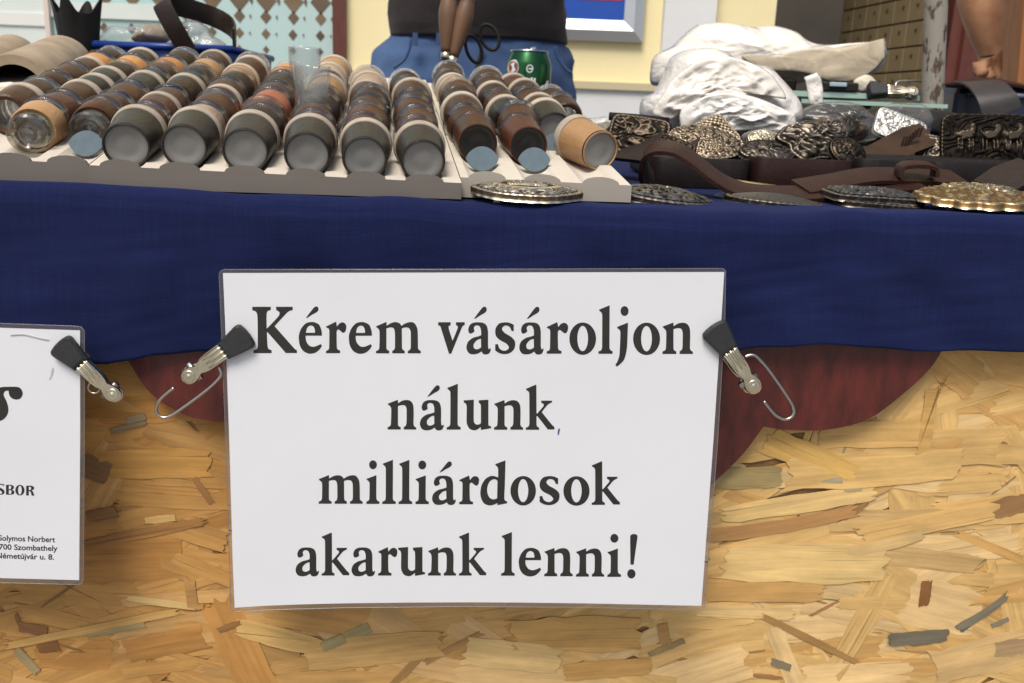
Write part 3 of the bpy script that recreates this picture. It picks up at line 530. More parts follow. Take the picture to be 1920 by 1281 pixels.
# ================================================================== HANGER CLIPS
m_rub = pm('black_rubber', (.016, .017, .018), .5, col2=(.024, .024, .024), vs=300, bump=.2, bs=900)
m_nick = pm('brass_nickel', (.72, .66, .50), .24, 1, col2=(.60, .54, .40), vs=150)
m_wire = pm('steel_wire', (.46, .44, .40), .3, 1)
def clip_parts(t, hook=True):
    """along +x from rubber tip to rivet, z towards the viewer; millimetres"""
    k = .001; fn = lambda x, y, d: V3((x*k, y*k, d*k))
    tip = spline([(0.6, -6.0), (2.5, -7.4), (6, -7.0), (17, -4.9, 1), (17, 4.9, 1), (6, 7.0), (2.5, 7.4), (.6, 6.0), (-.2, 0)], True, 4)
    for z0, z1 in ((.6, 4.4), (-3.6, -.6)): G().add(slab(tip, fn, z0, z1, .16)).mk('rubber_tip', m_rub, t, world=False, ang=35)
    jaw = spline([(16.5, -4.3, 1), (27, -4.2), (31, -3.6), (33.5, -2.7), (36, -3.6), (40, -4.6), (43.5, -3.2), (44.8, 0), (43.5, 3.2), (40, 4.6), (36, 3.6), (33.5, 2.7), (31, 3.6), (27, 4.2), (16.5, 4.3, 1)], True, 4)
    for i, (z0, z1) in enumerate(((1.4, 3.2), (-2.6, -1.2))):
        gg = G().add(slab(jaw if i == 0 else [(x, y-.9) for x, y in jaw], fn, z0, z1, .08))
        j = gg.mk('jaw', m_nick, t, world=False, ang=35)
        if i == 0:
            for y in (-2.6, 0, 2.6):
                G().add(tube([V3((x*k, y*k, (z1-.15)*k)) for x in (16.2, 18, 24, 28.5)], [.0008, .0011, .0011, .0003], 8)).mk('rib', m_nick, j, smooth=True, world=False)
            v, f = lathe([(0, 1.1), (1.1, 1.0), (2.0, .2), (2.7, .75), (3.3, .5), (3.4, 0)], 20)
            G().add(([V3(((p[0]+40)*k, p[1]*k, (p[2]+z1-.1)*k)) for p in v], f)).mk('rivet', m_nick, j, smooth=True, world=False)
    v, f = tube([V3((37*k, -6*k, -.1*k)), V3((37*k, 5*k, -.1*k))], .0019, 12); G().add((v, f)).mk('spring', m_wire, t, smooth=True, world=False)
    if not hook: G().add(tube([V3(((30+3.2*math.cos(a))*k, (-6.5+3.2*math.sin(a))*k, -.0016)) for a in [2*PI*i/18 for i in range(19)]], .0006, 6, False)).mk('wire_loop', m_wire, t, smooth=True, world=False)
    if hook:
        pts = [(25, 5.4, .2), (26, 8.5, .4), (29, 10.4, .5), (39, 11.6, .5), (55, 11.8, .5), (64, 11.2, .5), (67.6, 8.5, .5), (67, 4.0, .4), (61, .9, .3), (51.5, .2, .2)]
        G().add(tube(spline3([V3(p)*k for p in pts], 6), .00088, 8)).mk('hook', m_wire, t, smooth=True, world=False)
def clip(label, tip, riv, plane, lift, hook=True, name='hanger_clip'):
    a = plane(*tip, lift); b = plane(*riv, lift); x = (b-a).normalized(); z = -NS; y = z.cross(x).normalized(); z = x.cross(y)
    k = (b-a).length/.0405
    M = Matrix(((x.x, y.x, z.x, a.x), (x.y, y.y, z.y, a.y), (x.z, y.z, z.z, a.z), (0, 0, 0, 1)))
    t = thing(name, label, 'clip', mtx=M @ Matrix.Diagonal((k, k, k, 1)), group='metal hanger clips with rubber tips'); clip_parts(t, hook); return t
clip('rubber-tipped hanger clip without visible hook on the address sign', (113, 641), (217, 738), SG2, .0008, hook=False)
clip('rubber-tipped hanger clip on the left edge of the big sign', (468, 624), (357, 704), SG, .0008)
clip('rubber-tipped hanger clip on the right edge of the big sign', (1333, 610), (1410, 722), SG, .0008)

# ================================================================== TRAYS OF LEATHER-SLEEVED GLASSES
AX0 = FR(233, 272, .024); AX1 = FR(795, 300, .024)
TV = ray(703, -123).normalized()                               # the rows run back and up this way
TU = (AX1-AX0).normalized(); TN = TU.cross(TV).normalized()      # the trays stand a little askew, so the axes are not quite square
def AXP(px, py): return onpl(px, py, AX0, TN)                 # point of the glasses' axis plane
def uv_of(p):
    d = p-AX0; c = TU.dot(TV); a, b = d.dot(TU), d.dot(TV); return (a-c*b)/(1-c*c), (b-c*a)/(1-c*c)
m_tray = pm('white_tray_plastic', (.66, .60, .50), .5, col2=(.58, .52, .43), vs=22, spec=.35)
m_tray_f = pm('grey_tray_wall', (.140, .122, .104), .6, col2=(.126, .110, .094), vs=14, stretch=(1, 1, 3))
m_blue_l = pm('blue_grey_inset', (.105, .145, .170), .9, col2=(.088, .125, .148), vs=150, sheen=.2)
def tuv(u, v, n): return AX0+TU*u+TV*v+TN*n
def tray(label, u0, u1, v0, v1, cols, bumps=None, front=None):
    cols = sorted(cols)
    """sloping display tray with a trough for each column and a front wall with round lips"""
    R_, RID = .0155, -.0102
    t = thing('display_tray', label, 'tray', tuv((u0+u1)/2, (v0+v1)/2, -.02), group='white plastic trays for the glasses')
    us = sorted(set([u0+(u1-u0)*i/70 for i in range(71)]+[c+q for c in cols for q in (-.0118, -.0117, -.006, 0, .006, .0117, .0118) if u0 < c+q < u1]))
    def hh(u):
        d = min([abs(u-c) for c in cols] or [1])
        return max(-math.sqrt(max(0, R_*R_-d*d)), -.0152) if d < .0117 else RID
    v, f = [], []; n = len(us)
    for w_ in (v0, v0+.004, v1):
        for u in us: v.append(tuv(u, w_, RID if w_ == v0 else hh(u)))
    for j in range(2):
        for i in range(n-1): f.append((j*n+i, j*n+i+1, (j+1)*n+i+1, (j+1)*n+i))
    o = mk('trough_sheet', v, f, m_tray, t); autos(o, 30)
    # body: walls down to the table
    fl_ = lambda u, w_: V3((tuv(u, w_, RID).x, tuv(u, w_, RID).y, TABLE+.0012))
    a, b, c, d = tuv(u0, v0, RID-.0006), tuv(u1, v0, RID-.0006), tuv(u1, v1, RID-.0006), tuv(u0, v1, RID-.0006)
    A, B, Cc, D = fl_(u0, v0), fl_(u1, v0), fl_(u1, v1), fl_(u0, v1)
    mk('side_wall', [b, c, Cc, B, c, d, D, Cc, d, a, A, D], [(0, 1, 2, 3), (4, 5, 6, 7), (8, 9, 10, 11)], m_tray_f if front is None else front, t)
    # front wall with lips
    top = [(u0, 0)]
    for c_ in (cols if bumps is None else bumps):
        for k in range(9):
            q = PI*(1-k/8); uu = c_+.0117*math.cos(q)
            if u0 < uu < u1: top.append((uu, .0044*math.sin(q)))
    top.append((u1, 0)); vv, ff = [], []
    fd = (fl_(u0, v0)-tuv(u0, v0, RID)).normalized(); fwd = TU.cross(fd).normalized()
    if fwd.y > 0: fwd = -fwd
    for u, h in top:
        p = tuv(u, v0, RID)-fd*h; q = fl_(u, v0)
        vv += [p+fwd*.0022, q+fwd*.0022, p, q]
    for i in range(len(top)-1):
        k = 4*i; ff += [(k, k+1, k+5, k+4), (k+2, k+6, k+7, k+3), (k, k+4, k+6, k+2)]
    k = 4*(len(top)-1); ff += [(0, 2, 3, 1), (k, k+1, k+3, k+2)]
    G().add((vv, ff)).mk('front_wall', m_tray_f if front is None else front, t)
    return t
# column fronts, read off the photograph: pixel of the first glass, what each glass looks like front to back
BR, DK, BK, TAN, ORG, CRM, COR, RED, GRY = 'brown', 'dark brown', 'black-green', 'tan', 'orange-tan', 'cream', 'coral red', 'reddish brown', 'grey-black'
# kinds: c = closed dark base facing the viewer, g = thick clear glass base in view, b = pale suede rim, r = clear glass rim
COLS = [
 ('leftmost column', (14, 214), [(BR, 'b'), (BR, 'r'), (BR, 'g'), (BR, 'r'), (BR, 'b'), (ORG, 'r'), (DK, 'r')]),
 ('second column from the left', (52, 248), [(TAN, 'g'), (RED, 'r'), (BR, 'b'), (BK, 'b'), (BK, 'b'), (DK, 'r'), (ORG, 'r'), (DK, 'b')]),
 ('third column from the left', (168, 243), [(BR, 'g'), (BR, 'r'), (BR, 'r'), (GRY, 'b'), (BK, 'r'), (BR, 'r'), (ORG, 'r'), (DK, 'r')]),
 ('column of the first grey-based glass', (233, 272), [(GRY, 'c'), (BR, 'r'), (RED, 'b'), (BR, 'r'), (DK, 'b'), (BK, 'r'), (DK, 'r'), (TAN, 'r'), (BR, 'b')]),
 ('column of the second grey-based glass', (345, 275), [(GRY, 'c'), (CRM, 'r'), (BR, 'r'), (BR, 'b'), (BR, 'r'), (DK, 'r'), (TAN, 'b'), (BR, 'b'), (DK, 'r')]),
 ('column of the third grey-based glass', (463, 283), [(GRY, 'c'), (DK, 'g'), (BR, 'r'), (COR, 'r'), (BR, 'r'), (DK, 'r'), (BR, 'r'), (ORG, 'r')]),
 ('column of the fourth grey-based glass', (575, 290), [(GRY, 'c'), (BR, 'r'), (BR, 'r'), (DK, 'r'), (BR, 'r'), (TAN, 'b'), (BR, 'b'), (CRM, 'b'), (TAN, 'b')]),
 ('column of the fifth grey-based glass', (687, 297), [(GRY, 'c'), (RED, 'r'), (BR, 'r'), (BR, 'r'), (DK, 'r'), (BR, 'b'), (CRM, 'b'), (CRM, 'r')]),
 ('column of the sixth grey-based glass', (795, 300), [(GRY, 'c'), (BR, 'r'), (BR, 'r'), (BR, 'r'), (DK, 'r'), (BR, 'b'), (BR, 'r'), (DK, 'r')]),
 ('fourth column from the right', (897, 268), [(BR, 'd'), (BR, 'r'), (BR, 'b'), (DK, 'd'), (BR, 'r'), (CRM, 'b'), (DK, 'r'), (BR, 'r')]),
 ('third column from the right', (990, 270), [(RED, 'd'), (BR, 'r'), (BK, 'b'), (BR, 'r'), (DK, 'b'), (BR, 'r'), (BR, 'r')]),
 ('second column from the right', (1036, 244), [(BK, 'c'), (BR, 'b'), (BR, 'r'), (DK, 'b'), (BR, 'b')]),
 ('short rightmost column', (1062, 224), [(DK, 'r'), (DK, 'r')]),
 ('front right corner of the trays', (1128, 283), [(TAN, 'c')]),
]
LEA = {BR: ((.078, .034, .016), (.047, .020, .010)), DK: ((.042, .022, .012), (.024, .013, .008)), BK: ((.030, .027, .020), (.019, .018, .014)), TAN: ((.42, .25, .12), (.34, .19, .085)), ORG: ((.56, .27, .085), (.44, .19, .055)), CRM: ((.42, .31, .21), (.34, .24, .16)), COR: ((.40, .13, .06), (.30, .09, .04)), RED: ((.10, .036, .020), (.066, .024, .014)), GRY: ((.040, .035, .028), (.026, .023, .019))}
LM = {k: pm(k.replace('-', '_').replace(' ', '_')+'_leather', a, .36, col2=b, vs=70, stretch=(1, 1, .35), bump=.35, bs=500, spec=.2, vary=.14) for k, (a, b) in LEA.items()}
m_suede = pm('pale_suede_edge', (.44, .38, .30), .85, col2=(.36, .30, .23), vs=120, vary=.12)
m_gbase = pm('grey_rubber_base', (.215, .212, .200), .5, col2=(.185, .183, .173), vs=40, spec=.4)
m_black = pm('black_edge', (.012, .011, .010), .4)
def glassmat():
    m, t, N, L = nodes('clear_glass'); o = N('OutputMaterial'); b = N('BsdfGlass'); b.inputs['IOR'].default_value = 1.47; b.inputs['Roughness'].default_value = .02; b.inputs['Color'].default_value = (.93, .95, .94, 1); tr = N('BsdfTransparent'); tr.inputs[0].default_value = (.94, .95, .94, 1); x = N('MixShader'); x.inputs[0].default_value = .6; L(b.outputs[0], x.inputs[1]); L(tr.outputs[0], x.inputs[2]); gl = N('BsdfGlossy'); gl.inputs['Roughness'].default_value = .12; y = N('MixShader'); y.inputs[0].default_value = .10; L(x.outputs[0], y.inputs[1]); L(gl.outputs[0], y.inputs[2]); L(y.outputs[0], o.inputs[0]); return m
m_glass = glassmat()
# shot glass along +z: base at z = 0 towards the viewer, mouth at the back
RB, RM, LEN = .0124, .0147, .0370
def rad(z): return RB+(RM-RB)*z/LEN
def gmesh(name, prof, m, close=False, n=36):
    o = mk(name, *lathe(prof, n, close), m, smooth=True); me = fixn(o).data; me.set_sharp_from_angle(angle=math.radians(38)); bpy.data.objects.remove(o); return me
k0 = .0009; SL = .0285
LIP = [(rad(SL)-k0, SL-.001), (rad(SL)+.0002, SL+.001), (rad(.034)+.0006, .0330), (rad(LEN)+.0016, .0348), (rad(LEN)+.0020, .0364), (rad(LEN)+.0008, .0382), (rad(LEN)-.0010, .0384), (rad(LEN)-.0022, .0366)]
MESH = {
 'glass_r': gmesh('glass', [(0, .0045), (.008, .0045), (rad(.003)-k0, .003)]+LIP+[(rad(.012)-.0030, .012), (.005, .0098), (0, .0098)], m_glass),
 'glass_g': gmesh('glass', [(0, -.0020), (.0040, -.0034), (.0056, -.0012), (.0082, -.0042), (.0108, -.0046), (.0122, -.0030), (rad(.004)-k0+.0004, .0070)]+LIP+[(rad(.017)-.0028, .0170), (.0045, .0140), (0, .0140)], m_glass),
 'sleeve_r': gmesh('leather_sleeve', [(.0095, .0020), (rad(0)-.0004, .0008), (rad(0)+.0009, .0018), (rad(.010)+.0016, .008), (rad(.018)+.0017, .017), (rad(.025)+.0013, .025), (rad(SL)+.0003, SL-.001), (rad(SL)+.0004, SL), (rad(SL)-.0010, SL-.0003)], None),
 'sleeve_g': gmesh('leather_sleeve', [(rad(.009)-.0010, .0092), (rad(.009)+.0004, .0084), (rad(.009)+.0011, .0094), (rad(SL)+.0011, SL-.001), (rad(SL)+.0004, SL), (rad(SL)-.0010, SL-.0003)], None),
 'sleeve_b': gmesh('leather_sleeve', [(.0095, .0020), (rad(0)-.0004, .0008), (rad(0)+.0009, .0018), (rad(.010)+.0015, .009), (rad(.02)+.0014, .019), (rad(.0305)+.0006, .0302), (rad(.0305)+.0002, .0306)], None),
 'rim_b': gmesh('suede_rim', [(rad(.0305)+.0002, .0304), (rad(.0305)+.0016, .0304), (rad(.035)+.0020, .0320), (rad(.038)+.0019, .0376), (rad(.038)+.0010, .0386), (rad(.038)-.0013, .0386), (rad(.034)-.0013, .034)], m_suede),
 'sleeve_c': gmesh('leather_sleeve', [(.0122, -.0008), (.0127, -.0019), (.0135, -.0016), (.0138, .0004), (.0156, .0310), (.0148, .0316)], None),
 'rim_c': gmesh('suede_rim', [(.0146, .0313), (.0162, .0314), (.0168, .0328), (.0171, .0372), (.0164, .0384), (.0142, .0384), (.0136, .034)], m_suede),
 'base_c': gmesh('grey_base', [(0, .0006), (.0034, .0006), (.0054, .0009), (.0076, .0008), (.0090, .0002), (.0116, -.0003), (.0125, .0000)], m_gbase),
 'ring_c': gmesh('black_ring', [(.0123, -.0002), (.0126, -.0013), (.0131, -.0018), (.0136, -.0012), (.0138, .0002)], m_black),
}
MESH['brightening_disc_g'] = gmesh('brightening_disc', [(0, .0160), (.0098, .0160), (.0114, .0120)], pm('brightening_beige', (.42, .35, .26), .8))  # beige disc added inside the glass so its clear base looks lit
def link(me, name, parent, m=None, slotmat=None):
    o = bpy.data.objects.new(name, me); C.objects.link(o); o.parent = parent
    if slotmat:
        if not me.materials: me.materials.append(None)
        o.material_slots[0].link = 'OBJECT'; o.material_slots[0].material = slotmat
    return o
ORD = ['frontmost', 'second', 'third', 'fourth', 'fifth', 'sixth', 'seventh', 'eighth', 'ninth']
PITCHV = .0392
colu = {}
for cname, (px, py), items in COLS:
    p0 = AXP(px, py); u0, v0 = uv_of(p0); colu[cname] = (u0, v0)
    if cname.startswith('front right'): TX = None
    for i, (kindc, k) in enumerate(items):
        jit = V3((RND.uniform(-1, 1), RND.uniform(-1, 1), RND.uniform(-1, 1)))
        ax = (TV+TU*jit.x*.05+TN*(jit.y*.03)).normalized()
        if k == 'c': ax = (TV+TU*jit.x*.02+TN*.03).normalized()
        if cname.startswith('front right'): ax = (TV-TU*.30+TN*.02).normalized()
        x = TU.cross(ax).cross(ax).normalized(); x = -x; y = ax.cross(x); rot = RND.uniform(0, 6.28)
        M = Matrix(((x.x, y.x, ax.x, 0), (x.y, y.y, ax.y, 0), (x.z, y.z, ax.z, 0), (0, 0, 0, 1)))
        small = k != 'c'; s_ = RND.uniform(.95, 1.05) if small else RND.uniform(.99, 1.02)
        loc = p0+TV*(i*PITCHV+jit.z*.0015)+TU*jit.y*.0014+TN*(.0005*jit.x-(.0004 if small else 0))
        what = {'c': 'with closed grey base', 'g': 'with clear glass base', 'b': 'with pale rim', 'r': 'with clear rim', 'd': 'with tilted dark base'}[k]
        lab = f'{kindc} leather glass {what}, {ORD[i]} in {cname}' if len(items) > 1 else f'{kindc} leather glass {what} alone at {cname}'
        t = thing('shot_glass', lab, 'shot glass', group='leather sleeved shot glasses lying in rows', mtx=Matrix.Translation(loc) @ M @ Matrix.Rotation(rot, 4, 'Z') @ Matrix.Scale(s_, 4))
        L_ = LM[kindc]
        if k == 'd': link(MESH['glass_r'], 'glass', t); link(MESH['sleeve_c'], 'leather_sleeve', t, slotmat=L_); link(MESH['base_c'], 'dark_base', t, slotmat=m_black)
        elif k == 'r': link(MESH['glass_r'], 'glass', t); link(MESH['sleeve_r'], 'leather_sleeve', t, slotmat=L_)
        elif k == 'g': link(MESH['glass_g'], 'glass', t); link(MESH['brightening_disc_g'], 'brightening_disc', t); link(MESH['sleeve_g'], 'leather_sleeve', t, slotmat=L_)
        elif k == 'b': link(MESH['glass_r'], 'glass', t); link(MESH['sleeve_b'], 'leather_sleeve', t, slotmat=L_); link(MESH['rim_b'], 'suede_rim', t)
        else:
            link(MESH['sleeve_c'], 'leather_sleeve', t, slotmat=L_); link(MESH['rim_c'], 'suede_rim', t); link(MESH['base_c'], 'grey_base', t); link(MESH['ring_c'], 'black_ring', t)
# blue-grey felt discs sunk at the foot of some columns
def inset(label, px, py, back):  # flat blue-grey oval, tilted and sunk into the trough
    u, v = uv_of(AXP(px, py)); pts = []
    ctr = tuv(u, v-back, -.0068)
    n_ = (TN*.55-TV*.83).normalized(); e1 = TU; e2 = n_.cross(e1).normalized()
    vv = [ctr+e1*(.0108*math.cos(2*PI*i/28))+e2*(.0085*math.copysign(abs(math.sin(2*PI*i/28))**1.5, math.sin(2*PI*i/28))) for i in range(28)]
    o = G().add((vv+[p+n_*.0016 for p in vv], [tuple(range(28))[::-1], tuple(range(28, 56))]+[(i, (i+1) % 28, 28+(i+1) % 28, 28+i) for i in range(28)])).mk('inset_disc', m_blue_l)
    setp(o, label, 'felt disc', 'blue grey felt discs at the feet of columns')
inset('blue-grey felt disc left of the first grey-based glass', 166, 246, .007)
inset('blue-grey felt disc at the foot of the fourth column from right', 903, 276, .006)
inset('blue-grey felt disc at the foot of the third column from right', 1000, 278, .006)
inset('blue-grey felt disc beside the tan glass in the front right corner', 1040, 252, .005)
inset('blue-grey felt disc under the glass base in the leftmost column', 118, 186, .006)
# the trays themselves
uof = lambda px, py: uv_of(AXP(px, py))[0]
cu = [colu[c[0]][0] for c in COLS]
uL, uR = uof(158, 281), uof(868, 316)
vf = -.0125
tray('middle grey-fronted tray holding six grey-based glasses in front', uL, uR, vf, .42, cu[3:9])
tray('left grey-fronted tray of glasses running out of the picture', uL-.175, uL-.0006, vf+.003, .40, cu[0:3]+[cu[0]-.041])
m_tray_r = pm('pale_tray_wall', (.36, .325, .275), .55, col2=(.31, .28, .235), vs=14)
uE = uof(1200, 330)
tray('right pale-fronted tray with the tan glass on its corner', uR+.0006, uE, vf+.015, .40, cu[9:11]+[uof(1100, 285)], front=m_tray_r)

# ================================================================== BUILDING BEHIND
WY = 3.2
def BW(px, py, d=0.0): return atY(px, py, WY-d)               # d: proud of the wall
def wall_rect(px0, py0, px1, py1, d0, d1):
    a, b = BW(px0, py0), BW(px1, py1); return box(((a.x+b.x)/2, WY-(d0+d1)/2, (a.z+b.z)/2), abs(b.x-a.x), abs(d1-d0), abs(a.z-b.z))
def wbox(x0, x1, z0, z1, d0, d1): return box(((x0+x1)/2, WY-(d0+d1)/2, (z0+z1)/2), x1-x0, d1-d0, z1-z0)
wx = lambda px: BW(px, 80).x
m_yel = pm('yellow_plaster', (.88, .77, .45), .9, col2=(.85, .735, .42), vs=5, bump=.25, bs=120)
m_gplast = pm('pale_grey_plaster', (.74, .74, .73), .85, col2=(.70, .70, .69), vs=5, bump=.2, bs=100)
m_plinth = pm('grey_plinth', (.68, .69, .69), .85, col2=(.63, .64, .64), vs=5, bump=.25, bs=90)
m_brown = pm('red_brown_frame', (.125, .036, .024), .4, col2=(.10, .028, .02), vs=20, stretch=(8, 8, 1))
m_frost = pm('frosted_window_film', (.40, .565, .545), .22, col2=(.46, .61, .59), vs=2.2, spec=.5)
m_frostw = pm('white_window_film', (.70, .74, .69), .3, col2=(.60, .67, .63), vs=2.5)
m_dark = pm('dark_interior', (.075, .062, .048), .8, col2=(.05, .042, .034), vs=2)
m_dia = pm('diamond_and_reflection', (.10, .072, .05), .18, col2=(.20, .14, .08), vs=3, spec=.5)
bd = thing('shop_building', 'yellow plastered shop building with diamond patterned window and open doorway', 'building', (0, WY+.3, 0))
xw0, xw1, xf1 = -3.4, wx(627), wx(650)
xp0, xp1, xd0, xd1 = wx(1238), wx(1333), wx(1449), wx(1775)
zp = BW(1150, 162).z
G().add(wbox(xf1, xp0, zp, 4.2, -.25, 0)).add(wbox(xp1, xd0, zp, 4.2, -.25, 0)).add(wbox(xd0, 4.0, 2.75, 4.2, -.25, 0)).add(wbox(xw0, xf1, 2.6, 4.2, -.25, 0)).mk('wall', m_yel, bd)
G().add(wbox(xf1, xp0, 0, zp, -.25, .022)).add(wbox(xp1, xd0, 0, zp, -.25, .022)).mk('plinth', m_plinth, bd)
G().add(wbox(xf1, xp0, zp-.012, zp+.012, .0, .034)).mk('plinth_moulding', pm('moulding', (.55, .47, .30), .8), bd)
G().add(wbox(xp0, xp1, 0, 4.2, -.25, .05)).mk('pilaster', m_gplast, bd)
fr = G().add(wbox(xw1, xf1, 0, 2.6, -.08, .03)).add(wbox(xw0, xw1, 0, .45, -.08, .02)).add(wbox(xw0, xw1, 2.52, 2.6, -.08, .03)).mk('window_frame', m_brown, bd)
pane = G().add(wbox(xw0, xw1, .45, 2.52, -.04, -.03)).mk('frosted_pane', m_frost, bd)
# white frosted leaf at the far left with its pinkish edge
G().add(wbox(xw0, wx(84), .5, 2.5, -.028, -.018)).mk('white_leaf', m_frostw, bd)
G().add(wbox(wx(84), wx(93), .5, 2.5, -.028, -.010)).mk('leaf_edge', pm('pink_edge', (.66, .55, .48), .5), bd)
for z_ in (BW(60, 36).z,): G().add(wbox(xw0, wx(84), z_-.02, z_+.02, -.018, -.012)).mk('glazing_bar', pm('white_bar', (.72, .72, .68), .5), bd)
G().add(wbox(wx(93), wx(300), BW(200, 34).z, BW(200, 4).z, -.028, -.022)).mk('white_band', m_frostw, bd)
nd = 0
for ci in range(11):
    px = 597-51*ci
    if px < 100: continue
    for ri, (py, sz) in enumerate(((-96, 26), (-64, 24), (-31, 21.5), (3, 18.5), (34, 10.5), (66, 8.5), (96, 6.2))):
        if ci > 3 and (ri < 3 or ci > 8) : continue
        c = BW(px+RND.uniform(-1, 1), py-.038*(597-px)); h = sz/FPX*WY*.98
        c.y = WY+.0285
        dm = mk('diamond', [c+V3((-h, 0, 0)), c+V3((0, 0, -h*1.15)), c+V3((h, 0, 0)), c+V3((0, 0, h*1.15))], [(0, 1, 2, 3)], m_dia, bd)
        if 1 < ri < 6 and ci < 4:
            c2 = c+V3((.032+h*.25, 0, 0)); h2 = h*.34; mk('diamond', [c2+V3((-h2*.6, -.001, 0)), c2+V3((h2*.2, -.001, -h2*1.3)), c2+V3((h2*.5, -.001, 0)), c2+V3((h2*.2, -.001, h2*1.3))], [(0, 1, 2, 3)], m_dia, bd)  # smaller dark diamonds drawn in as the pane's doubled reflection
# doorway
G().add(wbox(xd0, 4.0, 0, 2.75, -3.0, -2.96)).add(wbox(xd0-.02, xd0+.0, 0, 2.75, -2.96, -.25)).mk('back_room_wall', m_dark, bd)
G().add(wbox(xd1, wx(1817), 0, 2.75, -.12, .02)).mk('door_frame', m_brown, bd)
G().add(wbox(wx(1817), 4.0, 0, 1.22, -.5, -.46)).mk('counter_front', pm('dark_green_grey', (.10, .10, .085), .7), bd)
G().add(wbox(wx(1817), 4.0, 1.222, 1.232, -.52, -.40)).mk('counter_edge', m_gplast, bd)
# mailbox leaf standing inside the doorway
m_mail = pm('beige_mailbox', (.27, .205, .11), .55, col2=(.235, .18, .095), vs=6)
m_mark = pm('dark_lock', (.05, .035, .02), .5); m_gap = pm('dark_gap', (.12, .085, .045), .7)
mb = thing('mailbox_cabinet', 'beige bank of numbered mailboxes inside the dark doorway', 'mailboxes', (1.42, 3.6, 0))
p0, p1 = V3((1.345, 4.05, 0)), V3((1.475, 3.25, 0)); dx = (p1-p0).normalized(); dn = dx.cross(SZ); dn = dn if dn.y < 0 else -dn; Lm = (p1-p0).length
G().add(box((p0+p1)/2+SZ*1.1-dn*.03, Lm+.03, .05, 1.9, (dx, dn, SZ))).mk('carcass', m_gap, mb)
nc, zz = 8, .62
cwid = Lm/nc
for r in range(12):
    for c in range(nc):
        cc = p0+dx*(cwid*(c+.5))+SZ*(zz+.088*(r+.5))+dn*.004
        if cc.z < .83: continue
        tl = G().add(bevbox(cc, cwid-.005, .014, .082, .002, (dx, dn, SZ))).mk('mailbox_door', m_mail, mb)
        mk('lock', *box(cc+dx*(.012 if (r+c) % 2 else .004)+SZ*.012+dn*.0075, .010, .003, .012, (dx, dn, SZ)), m_mark, tl)
G().add(box(p1+dx*.05+SZ*1.1, .07, .07, 2.0, (dx, dn, SZ))).mk('cabinet_post', m_brown, mb)

# blue notice board
m_blue = pm('blue_poster', (.020, .085, .42), .35, col2=(.018, .075, .38), vs=3); m_alu = pm('brushed_aluminium', (.62, .65, .68), .35, .6)
nb = thing('notice_board', 'blue poster in a wide silver frame on the yellow wall', 'notice board', BW(1000, -200, .02))
bx0, bx1, bz0 = wx(860), wx(1203), BW(1130, 78).z; bz1 = bz0+1.1; e = .066
mk('poster', *wbox(bx0+e, bx1-e, bz0+e, bz1-e, .003, .012), m_blue, nb)
def mitre(a, b, inner_a, inner_b, d0, d1, dm):
    pr = []
    for p, q in ((a, inner_a), (b, inner_b)):
        m_ = p*.5+q*.5; pr += [(p.x, WY-d0, p.z), (p.x, WY-d1, p.z), (m_.x, WY-dm, m_.z), (q.x, WY-d1, q.z), (q.x, WY-d0, q.z)]
    return pr, [(i, (i+1) % 5, 5+(i+1) % 5, 5+i) for i in range(5)]+[(0, 1, 2, 3, 4), (9, 8, 7, 6, 5)]
P_ = [V3((bx0, 0, bz0)), V3((bx1, 0, bz0)), V3((bx1, 0, bz1)), V3((bx0, 0, bz1))]; I_ = [V3((bx0+e, 0, bz0+e)), V3((bx1-e, 0, bz0+e)), V3((bx1-e, 0, bz1-e)), V3((bx0+e, 0, bz1-e))]
for i in range(4): G().add(mitre(P_[i], P_[(i+1) % 4], I_[i], I_[(i+1) % 4], .001, .022, .04)).mk('frame_rail', m_alu, nb)
m_red_l = pm('red_print', (.45, .05, .08), .4)
mk('red_stripe', *wbox(wx(1085), bx1-e-.01, BW(1110, 1).z, BW(1110, 1).z+.012, .0125, .0135), m_red_l, nb)

# ================================================================== PEOPLE
def skin(name, vd, edges, m, parent, root, sub=2):
    ks = list(vd); vs = [parent.matrix_basis.inverted() @ V3(vd[k][0]) for k in ks]
    me = bpy.data.meshes.new(name); me.from_pydata(vs, [(ks.index(a), ks.index(b)) for a, b in edges], []); ob = bpy.data.objects.new(name, me); C.objects.link(ob)
    ob.modifiers.new('s', 'SKIN').use_smooth_shade = True
    if not me.skin_vertices: return ob
    sv = me.skin_vertices[0].data
    for i, k in enumerate(ks):
        r = vd[k][1]; sv[i].radius = (r, r) if not isinstance(r, tuple) else r; sv[i].use_root = (k == root)
    q = ob.modifiers.new('d', 'SUBSURF'); q.levels = sub; q.render_levels = sub
    dg = bpy.context.evaluated_depsgraph_get(); m2 = bpy.data.meshes.new_from_object(ob.evaluated_get(dg)); m2.name = name
    bpy.data.objects.remove(ob); o = bpy.data.objects.new(name, m2); C.objects.link(o); o.parent = parent; m2.materials.clear(); m2.materials.append(m); m2.polygons.foreach_set('use_smooth', [True]*len(m2.polygons)); return o
